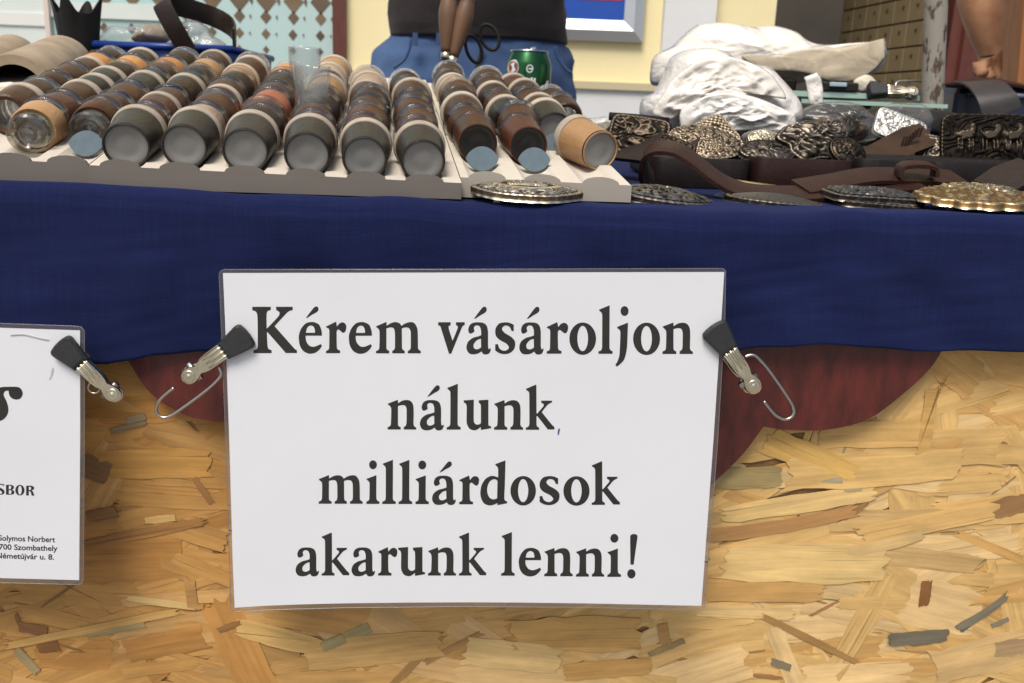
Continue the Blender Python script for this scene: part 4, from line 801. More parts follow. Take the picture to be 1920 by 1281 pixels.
def loft(rings, n=40, wr=.0, seed=0, cap=True, ws=9):
    """rings: (centre, half width, half depth[, heading]) bottom to top, cloth wrinkles added"""
    v, f = [], []; R2 = []
    for a, b in zip(rings, rings[1:]):
        for k in range(5):
            t = k/5; R2.append((V3(a[0]).lerp(V3(b[0]), t), a[1]+(b[1]-a[1])*t, a[2]+(b[2]-a[2])*t))
    R2.append((V3(rings[-1][0]), rings[-1][1], rings[-1][2]))
    for c, hw, hd in R2:
        for i in range(n):
            a = 2*PI*i/n; ca, sa = math.cos(a), math.sin(a); q = 2.3
            p = c+V3((math.copysign(abs(ca)**(2/q), ca)*hw, math.copysign(abs(sa)**(2/q), sa)*hd, 0))
            w_ = wr*(fbm(V3((p.x*ws*.7, p.y*ws*.7+seed, p.z*ws*1.3)), 4)); p += V3((ca, sa, .2))*w_; v.append(p)
    for j in range(len(R2)-1):
        for i in range(n): f.append((j*n+i, j*n+(i+1) % n, (j+1)*n+(i+1) % n, (j+1)*n+i))
    if cap: f += [tuple(range(n))[::-1], tuple(range((len(R2)-1)*n, len(R2)*n))]
    return v, f
m_skin = pm('skin', (.50, .265, .135), .55, col2=(.38, .17, .085), vs=26, bump=.25, bs=260, spec=.4)
m_shirt = pm('dark_brown_jersey', (.034, .026, .024), .9, col2=(.026, .020, .018), vs=50, sheen=.08, bump=.3, bs=900)
m_jean = pm('blue_denim', (.065, .125, .255), .85, col2=(.036, .075, .175), vs=10, bump=.4, bs=1200, stretch=(1, 1, .6), det=8)
m_hair = pm('dark_hair', (.03, .02, .014), .6, col2=(.05, .035, .02), vs=200, stretch=(1, 1, .1))
m_eye = pm('eye', (.75, .73, .7), .2); m_lip = pm('lip', (.36, .12, .10), .5); m_shoe = pm('shoe', (.03, .03, .035), .6)
def finger(vd, ed, base, root, path, r):
    pr = root
    for i, p in enumerate(path): k = f'{base}{i}'; vd[k] = (p, r*(1-.09*i)); ed.append((pr, k)); pr = k
def head(vd, ed, neck, hp, face, parent, hairmat):
    """head on the neck: skull and jaw grow with the body, face features and hair are parts"""
    up_ = SZ; sd = face.cross(up_).normalized()
    vd['skull'] = (hp, .085); vd['jaw'] = (hp+face*.03-up_*.075, .058); ed += [(neck, 'jaw'), ('jaw', 'skull')]
    for s in (-1, 1):
        v, f = lathe([(0, -.012), (.009, -.008), (.012, 0), (.009, .008), (0, .012)], 12); G().add(([hp+face*.083+sd*(s*.032)-up_*.008+V3(p) for p in v], f)).mk('eye', m_eye, parent, smooth=True)
        v, f = lathe([(0, -.030), (.012, -.022), (.016, 0), (.014, .02), (0, .030)], 12); G().add(([hp+sd*(s*.088)-up_*.015+V3(p)*.9 for p in v], f)).mk('ear', m_skin, parent, smooth=True)
    G().add(tube([hp+face*.085+up_*.005, hp+face*.105-up_*.030, hp+face*.088-up_*.040], [.009, .016, .010], 10)).mk('nose', m_skin, parent, smooth=True)
    G().add(tube([hp+face*.080-sd*.025-up_*.072, hp+face*.092-up_*.070, hp+face*.080+sd*.025-up_*.072], [.003, .008, .003], 8)).mk('mouth', m_lip, parent, smooth=True)
    v, f = lathe([(.093, -.03), (.100, .01), (.098, .05), (.075, .090), (.035, .108), (0, .112)], 24)
    G().add(([hp-face*.018+V3((p[0], p[1], p[2]+.01*noise.noise(V3(p)*40))) for p in v], f)).mk('hair', hairmat, parent, smooth=True)
def hand(vd, ed, tag_, wrist, dirv, palmn, curl, sc_=1.0):
    """palm, four fingers of different lengths and a thumb off the side"""
    sd = dirv.cross(palmn).normalized(); pk = f'{tag_}palm'; vd[pk] = (wrist+dirv*.045*sc_, (.036*sc_, .018*sc_)); ed.append((f'{tag_}wrist', pk))
    for i, (o_, L_) in enumerate(((-.030, .070), (-.011, .080), (.009, .075), (.028, .060))):
        p = wrist+dirv*.085*sc_+sd*o_*sc_; d = dirv.copy(); path = [p]
        for j in range(3):
            d = (d*math.cos(curl)+palmn*math.sin(curl)).normalized(); p = p+d*(L_*sc_*(.42, .33, .25)[j]); path.append(p)
        finger(vd, ed, f'{tag_}f{i}', pk, path, .0095*sc_)
    p = wrist+dirv*.03*sc_-sd*.036*sc_; q = p+(dirv*.7-sd*.6+palmn*.35)*.035*sc_; r_ = q+(dirv*.85+palmn*.45)*.03*sc_
    finger(vd, ed, f'{tag_}t', pk, [p, q, r_], .011*sc_)

# --- the stallholder: only the waist is in the picture
PY = 1.86
pt = thing('person', 'person standing behind the stall in dark brown shirt and blue jeans', 'person', (atY(893, 200, PY).x, PY, 0))
cx = atY(893, 75, PY).x; hipx = atY(884, 140, PY).x
vd, ed = {}, []
T = lambda x, y, z: V3((cx+x, PY+y, z))
vd['pelvis'] = (T(0, 0, .95), .13); vd['belly'] = (T(0, 0, 1.10), .125); vd['chest'] = (T(0, .01, 1.32), .14); vd['nape'] = (T(0, .02, 1.47), .065); vd['neck'] = (T(0, .01, 1.54), .052)
ed += [('pelvis', 'belly'), ('belly', 'chest'), ('chest', 'nape'), ('nape', 'neck')]
for s, n_ in ((-1, 'l'), (1, 'r')):
    vd[n_+'sho'] = (T(s*.19, .01, 1.42), .06); vd[n_+'elb'] = (T(s*.27, -.03, 1.18), .042); vd[n_+'wrist'] = (T(s*.10, -.24, 1.26), .028)
    ed += [('chest', n_+'sho'), (n_+'sho', n_+'elb'), (n_+'elb', n_+'wrist')]
    hand(vd, ed, n_, vd[n_+'wrist'][0], V3((-s*.75, -.55, .25)).normalized(), V3((0, -.3, -1)).normalized(), .55)
    vd[n_+'hip'] = (T(s*.09, 0, .88), .085); vd[n_+'knee'] = (T(s*.10, -.01, .50), .055); vd[n_+'ankle'] = (T(s*.10, .02, .09), .036); vd[n_+'toe'] = (T(s*.12, -.13, .035), .03)
    ed += [('pelvis', n_+'hip'), (n_+'hip', n_+'knee'), (n_+'knee', n_+'ankle'), (n_+'ankle', n_+'toe')]
head(vd, ed, 'neck', T(0, -.02, 1.67), V3((0, -1, 0)), pt, m_hair)
skin('body', vd, ed, m_skin, pt, 'pelvis')
hw = (atY(1068, 75, PY).x-atY(738, 75, PY).x)/2
G().add(loft([(T(.004, 0, .988), hw*1.0, .128), (T(.003, 0, 1.01), hw*1.015, .135), (T(.002, 0, 1.06), hw*.985, .135), (T(0, 0, 1.15), hw*.96, .135), (T(0, 0, 1.28), hw*1.02, .135), (T(0, .01, 1.38), hw*1.08, .125), (T(0, .015, 1.45), .15, .09), (T(0, .015, 1.485), .075, .07)], 56, .010, 3)).mk('shirt', m_shirt, pt, smooth=True)
for s in (-1, 1):
    a, b = T(s*.175, .01, 1.42), T(s*.27, -.03, 1.19)
    G().add(tube([a, a.lerp(b, .35), a.lerp(b, .75)], [.078, .074, .066], 20)).mk('shirt_sleeve', m_shirt, pt, smooth=True)
xl, xr = atY(692, 140, PY).x, atY(1078, 215, PY).x
jm = (xl+xr)/2; jh = (xr-xl)/2
Tj = lambda x, y, z: V3((jm+x, PY+y, z))
G().add(loft([(Tj(0, 0, .78), jh*1.02, .125), (Tj(0, 0, .85), jh*1.02, .135), (Tj(-.004, 0, .91), jh*.99, .135), (Tj(.004, 0, .955), jh*.93, .130), (T(.002, 0, .985), hw*.99, .121), (T(.002, 0, 1.012), hw*.955, .110)], 64, .012, 11, ws=13)).mk('jeans', m_jean, pt, smooth=True)
for s in (-1, 1):
    G().add(loft([(T(s*.105, .01, .07), .065, .075), (T(s*.105, .0, .25), .070, .078), (T(s*.105, -.01, .50), .080, .085), (T(s*.10, 0, .70), .10, .10), (Tj(s*.10, 0, .80), .10, .118)], 32, .012, 20+s)).mk('jeans_leg', m_jean, pt, smooth=True)
    G().add(loft([(T(s*.115, -.05, .0), .048, .14), (T(s*.115, -.05, .03), .050, .14), (T(s*.113, -.03, .07), .045, .10), (T(s*.11, .01, .10), .042, .05)], 24)).mk('shoe', m_shoe, pt, smooth=True)
# belt loops, pocket seams
m_seam = pm('denim_seam', (.035, .07, .16), .8)
def on_jeans(px, py):
    return atY(px, py, PY-.138)
for pts in ([(770, 72), (768, 90), (758, 112), (738, 128)], [(1040, 88), (1046, 108), (1060, 128), (1072, 138)]):
    G().add(tube([on_jeans(*p) for p in spline(pts, False, 4)], .0028, 6)).mk('pocket_seam', m_seam, pt, smooth=True)
for px in (779, 823): G().add(box(on_jeans(px, 74)-V3((0, .004, 0)), .009, .006, .022)).mk('belt_loop', m_seam, pt)
G().add(tube([on_jeans(905, 85), on_jeans(897, 130), on_jeans(893, 185)], .003, 6)).mk('fly_seam', m_seam, pt, smooth=True)

# --- a second person leaning on a fist at the right
P2 = 1.55
q2 = thing('person', 'person leaning in from the right with a bare forearm and fist on the table', 'person', (1.16, 1.72, 0))
def A2(px, py, Y=P2): return atY(px, py, Y)
vd, ed = {}, []
B2 = lambda x, y, z: V3((1.17+x, 1.72+y, z))
vd['pelvis'] = (B2(0, 0, .95), .13); vd['belly'] = (B2(0, -.02, 1.10), .12); vd['chest'] = (B2(-.03, -.05, 1.32), .135); vd['nape'] = (B2(-.04, -.05, 1.46), .065); vd['neck'] = (B2(-.04, -.06, 1.53), .052)
ed += [('pelvis', 'belly'), ('belly', 'chest'), ('chest', 'nape'), ('nape', 'neck')]
for s, n_ in ((-1, 'l'), (1, 'r')):
    vd[n_+'hip'] = (B2(s*.09, 0, .88), .085); vd[n_+'knee'] = (B2(s*.10, -.01, .50), .055); vd[n_+'ankle'] = (B2(s*.10, .02, .09), .036); vd[n_+'toe'] = (B2(s*.12, -.13, .035), .03)
    ed += [('pelvis', n_+'hip'), (n_+'hip', n_+'knee'), (n_+'knee', n_+'ankle'), (n_+'ankle', n_+'toe')]
vd['rsho'] = (B2(.16, -.04, 1.40), .06); vd['relb'] = (B2(.26, -.02, 1.14), .043); vd['rwrist'] = (B2(.22, -.16, .96), .028); ed += [('chest', 'rsho'), ('rsho', 'relb'), ('relb', 'rwrist')]
hand(vd, ed, 'r', vd['rwrist'][0], V3((0, -.4, -.9)).normalized(), V3((-1, 0, 0)), .4)
# the arm in view: elbow above the frame, wrist, fist
el, w1, w2, kn = A2(1832, -120, 1.60), A2(1848, 45), A2(1856, 96), A2(1868, 118)
vd['lsho'] = (B2(-.20, -.05, 1.39), .062); vd['lelb'] = (el, .044); vd['lfore'] = (A2(1838, -30, 1.57), .043); vd['lw0'] = (w1, (.036, .032)); vd['lwrist'] = (w2, (.027, .025))
ed += [('chest', 'lsho'), ('lsho', 'lelb'), ('lelb', 'lfore'), ('lfore', 'lw0'), ('lw0', 'lwrist')]
pk = A2(1866, 118); vd['lpalm'] = (pk, (.033, .024)); ed.append(('lwrist', 'lpalm'))
for i, (px, py) in enumerate(((1838, 128), (1852, 136), (1868, 141), (1884, 140))):
    a = A2(px, py, P2-.020); b = A2(px+4, py+10, P2-.036); c = A2(px+9, py+12, P2-.012)
    finger(vd, ed, f'lf{i}', 'lpalm', [a, b, c], .0108)
finger(vd, ed, 'lt', 'lpalm', [A2(1884, 108, P2-.018), A2(1894, 122, P2-.03), A2(1890, 134, P2-.04)], .0115)
head(vd, ed, 'neck', B2(-.05, -.09, 1.66), V3((-.35, -.94, 0)).normalized(), q2, m_hair)
skin('body', vd, ed, m_skin, q2, 'pelvis')
G().add(loft([(B2(0, 0, .94), .19, .125), (B2(0, -.01, 1.05), .185, .13), (B2(-.01, -.03, 1.2), .185, .13), (B2(-.03, -.05, 1.34), .21, .125), (B2(-.04, -.05, 1.44), .14, .09), (B2(-.04, -.05, 1.475), .075, .07)], 48, .008, 5)).mk('shirt', pm('grey_blue_shirt', (.10, .12, .15), .9), q2, smooth=True)
for s, sk, ek in ((-1, 'lsho', 'lelb'), (1, 'rsho', 'relb')):
    a, b = vd[sk][0], vd[ek][0]; G().add(tube([a, a.lerp(b, .3), a.lerp(b, .6)], [.075, .070, .062], 20)).mk('shirt_sleeve', bpy.data.materials['grey_blue_shirt'], q2, smooth=True)
G().add(loft([(B2(0, 0, .78), .185, .12), (B2(0, 0, .88), .19, .13), (B2(0, 0, .99), .18, .12)], 48, .008, 6)).mk('trousers', m_shoe, q2, smooth=True)
for s in (-1, 1): G().add(loft([(B2(s*.105, .01, .05), .07, .08), (B2(s*.10, -.01, .5), .08, .085), (B2(s*.09, 0, .82), .10, .12)], 28, .008, 9)).mk('trouser_leg', m_shoe, q2, smooth=True)
# orange-brown post at the right edge
m_owood = pm('orange_brown_wood', (.36, .145, .045), .5, col2=(.28, .105, .03), vs=16, stretch=(8, 8, 1))
a, b = atY(1922, -260, 1.42), atY(1890, 175, 1.42)
ax_ = (a-b).normalized(); bot = b-ax_*((b.z-TABLE)/ax_.z); sdv = ax_.cross(V3((0, 1, 0))).normalized(); sdv = sdv if sdv.x > 0 else -sdv
o = G().add(bevbox((a+bot)/2+sdv*.045, .09, .05, (a-bot).length, .004, (sdv, V3((0, 1, 0)), ax_))).mk('wooden_post', m_owood)
setp(o, 'orange brown wooden post at the right edge beside the bare forearm', 'wooden post')

# ================================================================== POLE
m_rust = pm('rusty_white_paint', (.28, .255, .205), .55, col2=(.075, .045, .028), vs=105, stretch=(1, 1, .45), bump=.4, bs=200, det=6, lo=.52, hi=.59)
pt_, pb_ = atY(1771, -330, 1.12), atY(1745, 240, 1.12); d_ = (pt_-pb_).normalized(); pb_ = pb_-d_*((pb_.z-TABLE-.002)/d_.z); pt_ = pb_+d_*1.6
pr_ = 19.8/FPX*1.09
o = G().add(tube([pb_+d_*(1.6*i/30) for i in range(31)], pr_, 28)).mk('metal_pole', m_rust, smooth=True); autos(o, 50)
setp(o, 'rust-flecked white steel pole rising from the buckles at the right', 'pole')

# ================================================================== THINGS BEHIND THE GLASSES (left)
m_card = pm('beige_suede_roll', (.40, .315, .215), .9, col2=(.29, .225, .15), vs=26, stretch=(1, 1, 1), bump=.3, bs=300)
m_hole = pm('dark_hollow', (.03, .024, .02), .9)
def roll(label, f0, f1, Yf, Yb, r):
    a, b = atY(*f0, Yf), atY(*f1, Yb); ax = (b-a).normalized(); L_ = (b-a).length
    x = ax.orthogonal().normalized(); y = ax.cross(x); M = Matrix(((x.x, y.x, ax.x, a.x), (x.y, y.y, ax.y, a.y), (x.z, y.z, ax.z, a.z), (0, 0, 0, 1)))
    t = thing('suede_roll', label, 'roll', mtx=M, group='beige suede rolls')
    G().add(lathe([(r*.74, .0), (r, 0), (r*1.01, .002), (r, L_*.5), (r*1.01, L_-.002), (r, L_), (r*.74, L_)], 36)).mk('rolled_suede', m_card, t, world=False, ang=40)
    G().add(lathe([(r*.739, 0), (r*.735, L_)], 28)).mk('inside', m_hole, t, world=False, smooth=True)
roll('beige suede roll with dark hollow end behind the leftmost glasses', (30, 172), (118, 122), .80, 1.02, .0305)
roll('beige suede roll at the left edge cut by the picture', (-60, 150), (26, 112), .86, 1.06, .027)
# off-white crumpled paper bit by the roll
v, f = lathe([(0, -.008), (.011, -.006), (.014, 0), (.011, .007), (0, .009)], 14)
c = atY(22, 187, .75); o = G().add(([c+V3((p[0]*1.5, p[1]*.8, p[2]*1.5))+V3((1, 1, 1))*(.004*noise.noise(V3(p)*130)) for p in v], f)).mk('paper_scrap', pm('cream_paper', (.66, .60, .50), .8)); setp(o, 'cream crumpled paper scrap in the mouth of the suede roll', 'paper scrap')
# black star-rimmed leather cup
m_blk = pm('black_leather', (.011, .010, .009), .55, col2=(.017, .015, .013), vs=60, bump=.3, bs=300, spec=.25)
cc = atY(147, 60, 1.16); zb = TABLE+.002; zt = atY(147, 27, 1.16).z
v, f = [], []; n = 60; rows = 14
for inner in (0, 1):
    for j in range(rows+1):
        t = j/rows
        for i in range(n):
            a = 2*PI*i/n; pet = max(0, math.cos(2.5*(a+PI/2)))
            pt5 = abs(math.cos(2*a))**5
            r = .0240-.0025*math.sin(t*PI)+.0075*pt5*(max(0, t-.5)/.5)**2-.0014*inner
            z = zb+(zt-zb)*t+.019*pt5*(max(0, t-.6)/.4)**1.3
            v.append(V3((cc.x+r*math.cos(a), 1.16+r*math.sin(a), z)))
N_ = n*(rows+1)
for j in range(rows):
    for i in range(n):
        q = (j*n+i, j*n+(i+1) % n, (j+1)*n+(i+1) % n, (j+1)*n+i); f.append(q); f.append(tuple(N_+k for k in q[::-1]))
for i in range(n): f.append((rows*n+i, rows*n+(i+1) % n, N_+rows*n+(i+1) % n, N_+rows*n+i))
f.append(tuple(range(n))[::-1])
o = mk('leather_cup', v, f, m_blk, smooth=True); fixn(o); autos(o, 40); setp(o, 'black leather cup with a star-shaped pointed rim', 'leather cup')
# blue crate with a bag and a leather strap in it
m_crate = pm('blue_plastic', (.012, .045, .24), .35, col2=(.010, .036, .20), vs=20)
k0_, k1_ = atY(182, 80, 1.15), atY(433, 90, 1.15); kw = k1_.x-k0_.x; kz = (k0_.z+k1_.z)/2
ct = thing('crate', 'blue plastic crate behind the glasses holding bags', 'crate', ((k0_.x+k1_.x)/2, 1.24, TABLE+.002))
h_ = kz-TABLE-.002; kc = V3(((k0_.x+k1_.x)/2, 1.24, TABLE+.002))
G().add(box(kc+V3((0, -.09, h_/2)), kw, .004, h_)).add(box(kc+V3((0, .09, h_/2)), kw, .004, h_)).add(box(kc+V3((-kw/2+.002, 0, h_/2)), .0038, .176, h_-.001)).add(box(kc+V3((kw/2-.002, 0, h_/2)), .0038, .176, h_-.001)).add(box(kc+V3((0, 0, .03)), kw-.008, .176, .004)).mk('box', m_crate, ct)
G().add(tube([kc+V3((s*(kw/2+.001), t_*.093, h_-.002)) for s, t_ in ((-1, -1), (1, -1), (1, 1), (-1, 1), (-1, -1))], .0045, 8)).mk('rim', m_crate, ct, smooth=True)

def crease(p):
    t, a, s = 0, 1, 1.0
    for i in range(4):
        t += a*(1-abs(noise.noise(p*s))*2.4)**2; s *= 1.9; a *= .52; p = p+V3((3.1, 1.7, 2.3))
    return t-1.1
def pillow(name, contour, Y, depth, m, label=None, cat=None, group=None, rings=14, wr=.004, ws=40, seed=0, flat=1.0, parent=None, ridge=0.0, tilt=0.0):
    """soft closed form with the given outline at distance Y and real thickness"""
    co = [V3((p[0], p[1], 0)) for p in spline(contour, True, 6)]; n = len(co); ctr = sum(co, V3())/n; v, f = [], []
    for side in (-1, 1):
        for j in range(rings+1):
            t = 1-j/rings
            for i in range(n):
                q = ctr+(co[i]-ctr)*t; h = depth*(max(0, 1-t**2.2))**.55
                p = atY(q.x, q.y, Y+tilt*(q.y-ctr.y)); a = V3((p.x, p.y, p.z))*ws
                k = fbm(a+V3((seed, side*3, seed*.7)), 4); k2 = crease(V3((p.x*ws*.8+p.z*ws*.3, side*2, p.z*ws*1.9-p.x*ws*.4+seed))) if ridge else 0
                p.y += side*(h*(.5 if side < 0 else .5*flat)+(wr*k+ridge*k2)*min(1, 4*(1-t)))
                p += V3((noise.noise(a*.8+V3((9, 2, 1))), 0, noise.noise(a*.8+V3((1, 7, 4)))))*wr*.8*(t > .05)
                v.append(p)
    K = n*(rings+1)
    for sd_ in (0, 1):
        for j in range(rings):
            for i in range(n):
                q = (sd_*K+j*n+i, sd_*K+j*n+(i+1) % n, sd_*K+(j+1)*n+(i+1) % n, sd_*K+(j+1)*n+i); f.append(q if sd_ == 0 else q[::-1])
    for i in range(n): f.append((i, K+i, K+(i+1) % n, (i+1) % n))
    o = mk(name, v, f, m, parent, smooth=True); bm = bmesh.new(); bm.from_mesh(o.data); bmesh.ops.remove_doubles(bm, verts=bm.verts, dist=1e-6); bmesh.ops.recalc_face_normals(bm, faces=bm.faces); bm.to_mesh(o.data); bm.free()
    for p_ in o.data.polygons: p_.use_smooth = True
    return setp(o, label, cat, group)
m_clear = film('clear_polybag', (.95, .94, .92), 1.3, .08, white=.12, bump=.6, bs=70)
m_tanb = pm('tan_contents', (.32, .25, .17), .7, col2=(.20, .14, .09), vs=90, bump=.6, bs=150)
pillow('wrapped_suede', [(250, 76), (262, 56), (285, 45), (305, 55), (316, 74), (290, 84)], 1.20, .05, m_tanb, 'tan bundle lying in the blue crate', 'bundle', wr=.004, ws=60)
pillow('clear_bag', [(190, 84), (196, 62), (215, 52), (245, 50), (300, 44), (320, 60), (322, 82), (260, 92)], 1.185, .07, m_clear, 'clear plastic bag over the tan bundle in the blue crate', 'plastic bag', wr=.006, ws=50, seed=4)
pillow('clear_bag', [(328, 84), (332, 50), (350, 42), (372, 46), (400, 62), (424, 76), (425, 92), (370, 96)], 1.19, .06, film('bright_polybag', (.86, .86, .85), 1.6, .1, white=.22, bump=1.0, bs=90), 'clear crinkled plastic bag at the right end of the blue crate', 'plastic bag', wr=.008, ws=60, seed=9)
m_strap = pm('dark_brown_leather', (.028, .017, .0125), .5, col2=(.018, .0115, .009), vs=50, bump=.35, bs=400, spec=.3)
m_strap2 = pm('red_brown_leather', (.036, .0135, .0085), .5, col2=(.022, .0085, .006), vs=50, bump=.35, bs=400, spec=.25)
P = [(362, 118, 1.125), (345, 85, 1.12), (322, 45, 1.115), (304, 8, 1.12), (312, 2, 1.14), (330, 10, 1.17), (365, 20, 1.20), (405, 34, 1.22), (432, 50, 1.21), (441, 66, 1.18), (438, 74, 1.15)]
pth = spline3([atY(*p) for p in P], 5)
wd = [V3((.9, -.25, .35)).lerp(V3((.05, -.1, 1)), min(1, max(0, (i/len(pth)-.30)*5))) for i in range(len(pth))]
o = G().add(ribbon(pth, wd, .024, .0028)).mk('leather_strap', m_strap, ang=40); setp(o, 'dark brown leather strap arching over the blue crate', 'strap')

m_clearglass = film('thin_clear_glass', (.93, .94, .93), 1.55, .03, white=.05)
# upright clear glasses at the back of the trays
for lab, px, py in (('clear shot glass without leather standing behind the coral red one', 586, 224), ('clear shot glass without leather upside down at the back of the trays', 572, 176)):
    p = AXP(px, py); t = thing('shot_glass', lab, 'shot glass', p-TN*.0105, group='plain clear shot glasses')
    me = gmesh('glass', [(0, 0), (.0112, 0), (.0118, .002), (.0122, .026), (.0134, .046), (.0128, .0473), (.0121, .046), (.0106, .012), (0, .009)], m_clearglass); link(me, 'glass', t)
# green beer can
cY = 1.375; cB = atY(990, 150, cY); rc = .033; zc1 = atY(992, 96, cY).z; zc0 = TABLE+.002; hc = zc1-zc0
m_can = pm('green_can_paint', (.012, .10, .028), .22, .75, col2=(.008, .075, .02), vs=20, coat=.3); m_lid = pm('can_aluminium', (.72, .72, .72), .25, 1); m_cred = pm('can_red', (.42, .07, .035), .35); m_cw = pm('can_white', (.75, .78, .76), .35)
can = thing('beer_can', 'green beer can with a red oval badge standing before the jeans', 'can', (cB.x, cY, zc0))
G().add(lathe([(0, .004), (.020, .004), (.024, 0), (.0265, .002), (rc, .010), (rc, hc-.020), (rc-.001, hc-.016), (.0275, hc-.005), (.0268, hc-.003)], 48)).mk('body', m_can, can, world=False, smooth=True)
G().add(lathe([(.0268, hc-.003), (.0282, hc-.001), (.0282, hc), (.0265, hc+.0003), (.0258, hc-.004), (0, hc-.004)], 40)).mk('lid', m_lid, can, world=False, smooth=True)
G().add(bevbox((0, 0, hc-.0015), .014, .022, .0016, .0005)).add(tube([(0, -.004, hc), (.004, -.006, hc+.004), (.009, -.003, hc+.0045)], .0016, 6)).mk('tab', m_lid, can, world=False)
def on_can(px, py, d=.0004):
    dx_ = (px-990)/FPX*cY*1.0-.0; a = math.asin(max(-.98, min(.98, dx_/rc))); z = atY(px, py, cY).z-zc0; r_ = rc+d if z < hc-.016 else rc-.001+d-(z-hc+.016)*.5
    return V3((r_*math.sin(a), -r_*math.cos(a), z))
for nm, ctn, mm_, d in (('badge', ell(963, 128, 9.5, 14, 20), m_cw, .0003), ('badge', ell(963, 128, 7.5, 12, 20), m_cred, .0006), ('badge_mark', [(959, 122), (966, 118), (965, 126), (968, 134), (960, 138), (962, 128)], m_cw, .0009)):
    pts, tri = fill([ctn]); mk(nm, [on_can(x, y, d) for x, y in pts], tri, mm_, can, world=False)
pts, tri = fill([ell(992, 131, 6, 7.5, 20), ell(992, 131, 4.3, 5.8, 20)]); mk('ring_mark', [on_can(x, y) for x, y in pts], tri, m_cw, can, world=False)
for ctn in ([(990, 130), (996, 130), (996, 132), (990, 132)], [(994, 148), (998, 147), (996, 185), (991, 185)], [(1000, 148), (1003, 148), (1001, 185), (998, 185)], [(1026, 152), (1023, 152), (1004, 215), (1022, 215)]):
    pts, tri = fill([ctn]); mk('white_print', [on_can(x, y, .0005) for x, y in pts], tri, m_cw, can, world=False)
# awls stuck upright in a block, scissors
m_hnd = pm('turned_wood', (.175, .095, .050), .5, col2=(.115, .060, .031), vs=30, stretch=(1, 1, .25))
tY = 1.10
blk = G().add(bevbox((atY(868, 150, tY).x, tY, TABLE+.032), .09, .05, .06, .003)).mk('tool_block', m_hnd); setp(blk, 'low wooden block behind the rows holding two awls and scissors', 'tool block')
for lab, tip_, fer, top in (('wooden-handled awl stuck upright on the left of the pair', (835, 150), (836, 100), (843, -36)), ('wooden-handled awl leaning right against the other awl', (849, 158), (850, 108), (886, -30))):
    a, b, c = atY(*tip_, tY), atY(*fer, tY), atY(*top, tY)
    if 'left' in lab.split('on the')[1:2]: pass
    ax = (c-b).normalized(); tipb = b-ax*.095
    x = ax.orthogonal().normalized(); y = ax.cross(x); M = Matrix(((x.x, y.x, ax.x, b.x), (x.y, y.y, ax.y, b.y), (x.z, y.z, ax.z, b.z), (0, 0, 0, 1)))
    t = thing('awl', lab, 'awl', mtx=M, group='wooden handled awls'); L_ = (c-b).length; q = FPX/tY
    R = lambda w_: w_/2/q
    G().add(lathe([(0, 0), (R(16), 0), (R(20), L_*.08), (R(28), L_*.30), (R(33), L_*.50), (R(33), L_*.60), (R(27), L_*.72), (R(22), L_*.78), (R(25), L_*.86), (R(27), L_*.93), (R(20), L_*1.0), (0, L_*1.01)], 28)).mk('handle', m_hnd, t, world=False, smooth=True)
    G().add(lathe([(R(10), -.009), (R(18), -.006), (R(18), .0006), (R(15), .001)], 20)).mk('ferrule', m_nick, t, world=False, smooth=True)
    G().add(tube([(0, 0, -.006), (0, 0, -.085), (0, 0, -.118)], [R(7), R(6), R(1.5)], 8)).mk('blade', m_wire, t, world=False, smooth=True)
sci = thing('scissors', 'dark handled scissors standing behind the awls', 'scissors', atY(900, 160, 1.13))
for ctr, rx, ry in (((918, 70), 17, 24), ((888, 92), 14, 26)):
    G().add(tube([atY(ctr[0]+rx*math.cos(a)+.25*ry*math.sin(a), ctr[1]+ry*math.sin(a), 1.13) for a in [2*PI*i/24 for i in range(25)]], .0021, 8, False)).mk('finger_ring', m_blk, sci, smooth=True)
G().add(slab([(900, 92), (908, 98), (893, 165), (885, 205), (874, 205), (880, 165)], lambda x, y, d: atY(x, y, 1.13+d), 0, .004)).mk('blade', pm('dark_steel', (.10, .095, .09), .4, .8), sci)
# colourful little bag at the end of the trays
pillow('sweet_bag', [(1066, 228), (1080, 220), (1105, 219), (1145, 222), (1160, 232), (1140, 250), (1085, 256)], .86, .03, film('printed_bag', (.9, .85, .7), 1.5, .1, white=.5, bump=1, bs=90), 'small clear bag of pale bits behind the tan glass', 'plastic bag', wr=.003, ws=90, seed=2)

# ================================================================== WHITE BAGS, GLASS SHELF
m_bag = plastic_bag('white_polythene', (.95, .89, .79), .18); m_bag2 = plastic_bag('thin_white_polythene', (.96, .92, .85), .18)
m_cream = pm('cream_paper_bag', (.66, .60, .47), .6, col2=(.60, .54, .42), vs=12)
SHY = 1.22
pillow('carrier_bag', [(1226, 160), (1224, 130), (1232, 108), (1262, 92), (1280, 74), (1305, 54, 1), (1345, 50), (1400, 58), (1440, 56), (1480, 66), (1505, 82), (1540, 86), (1600, 80), (1658, 72, 1), (1661, 106), (1640, 132), (1600, 150), (1560, 152), (1520, 150), (1480, 156), (1400, 150), (1320, 150), (1260, 160)], 1.30, .16, m_bag, 'white carrier bag lying behind with its cream flap pointing right', 'carrier bag', wr=.012, ws=11, seed=3, ridge=.0045, rings=34)
pillow('carrier_bag', [(1198, 215), (1204, 188), (1228, 176), (1248, 140), (1268, 108), (1310, 92), (1350, 92), (1390, 112), (1430, 120), (1452, 142), (1480, 180), (1493, 212), (1486, 236), (1440, 246), (1380, 246), (1330, 250), (1270, 262), (1215, 250)], 1.02, .18, m_bag2, 'crumpled white plastic bag in front of the cream-flapped carrier bag', 'carrier bag', wr=.010, ws=14, seed=8, ridge=.0055, rings=38)
fp = bpy.data.objects['carrier_bag']
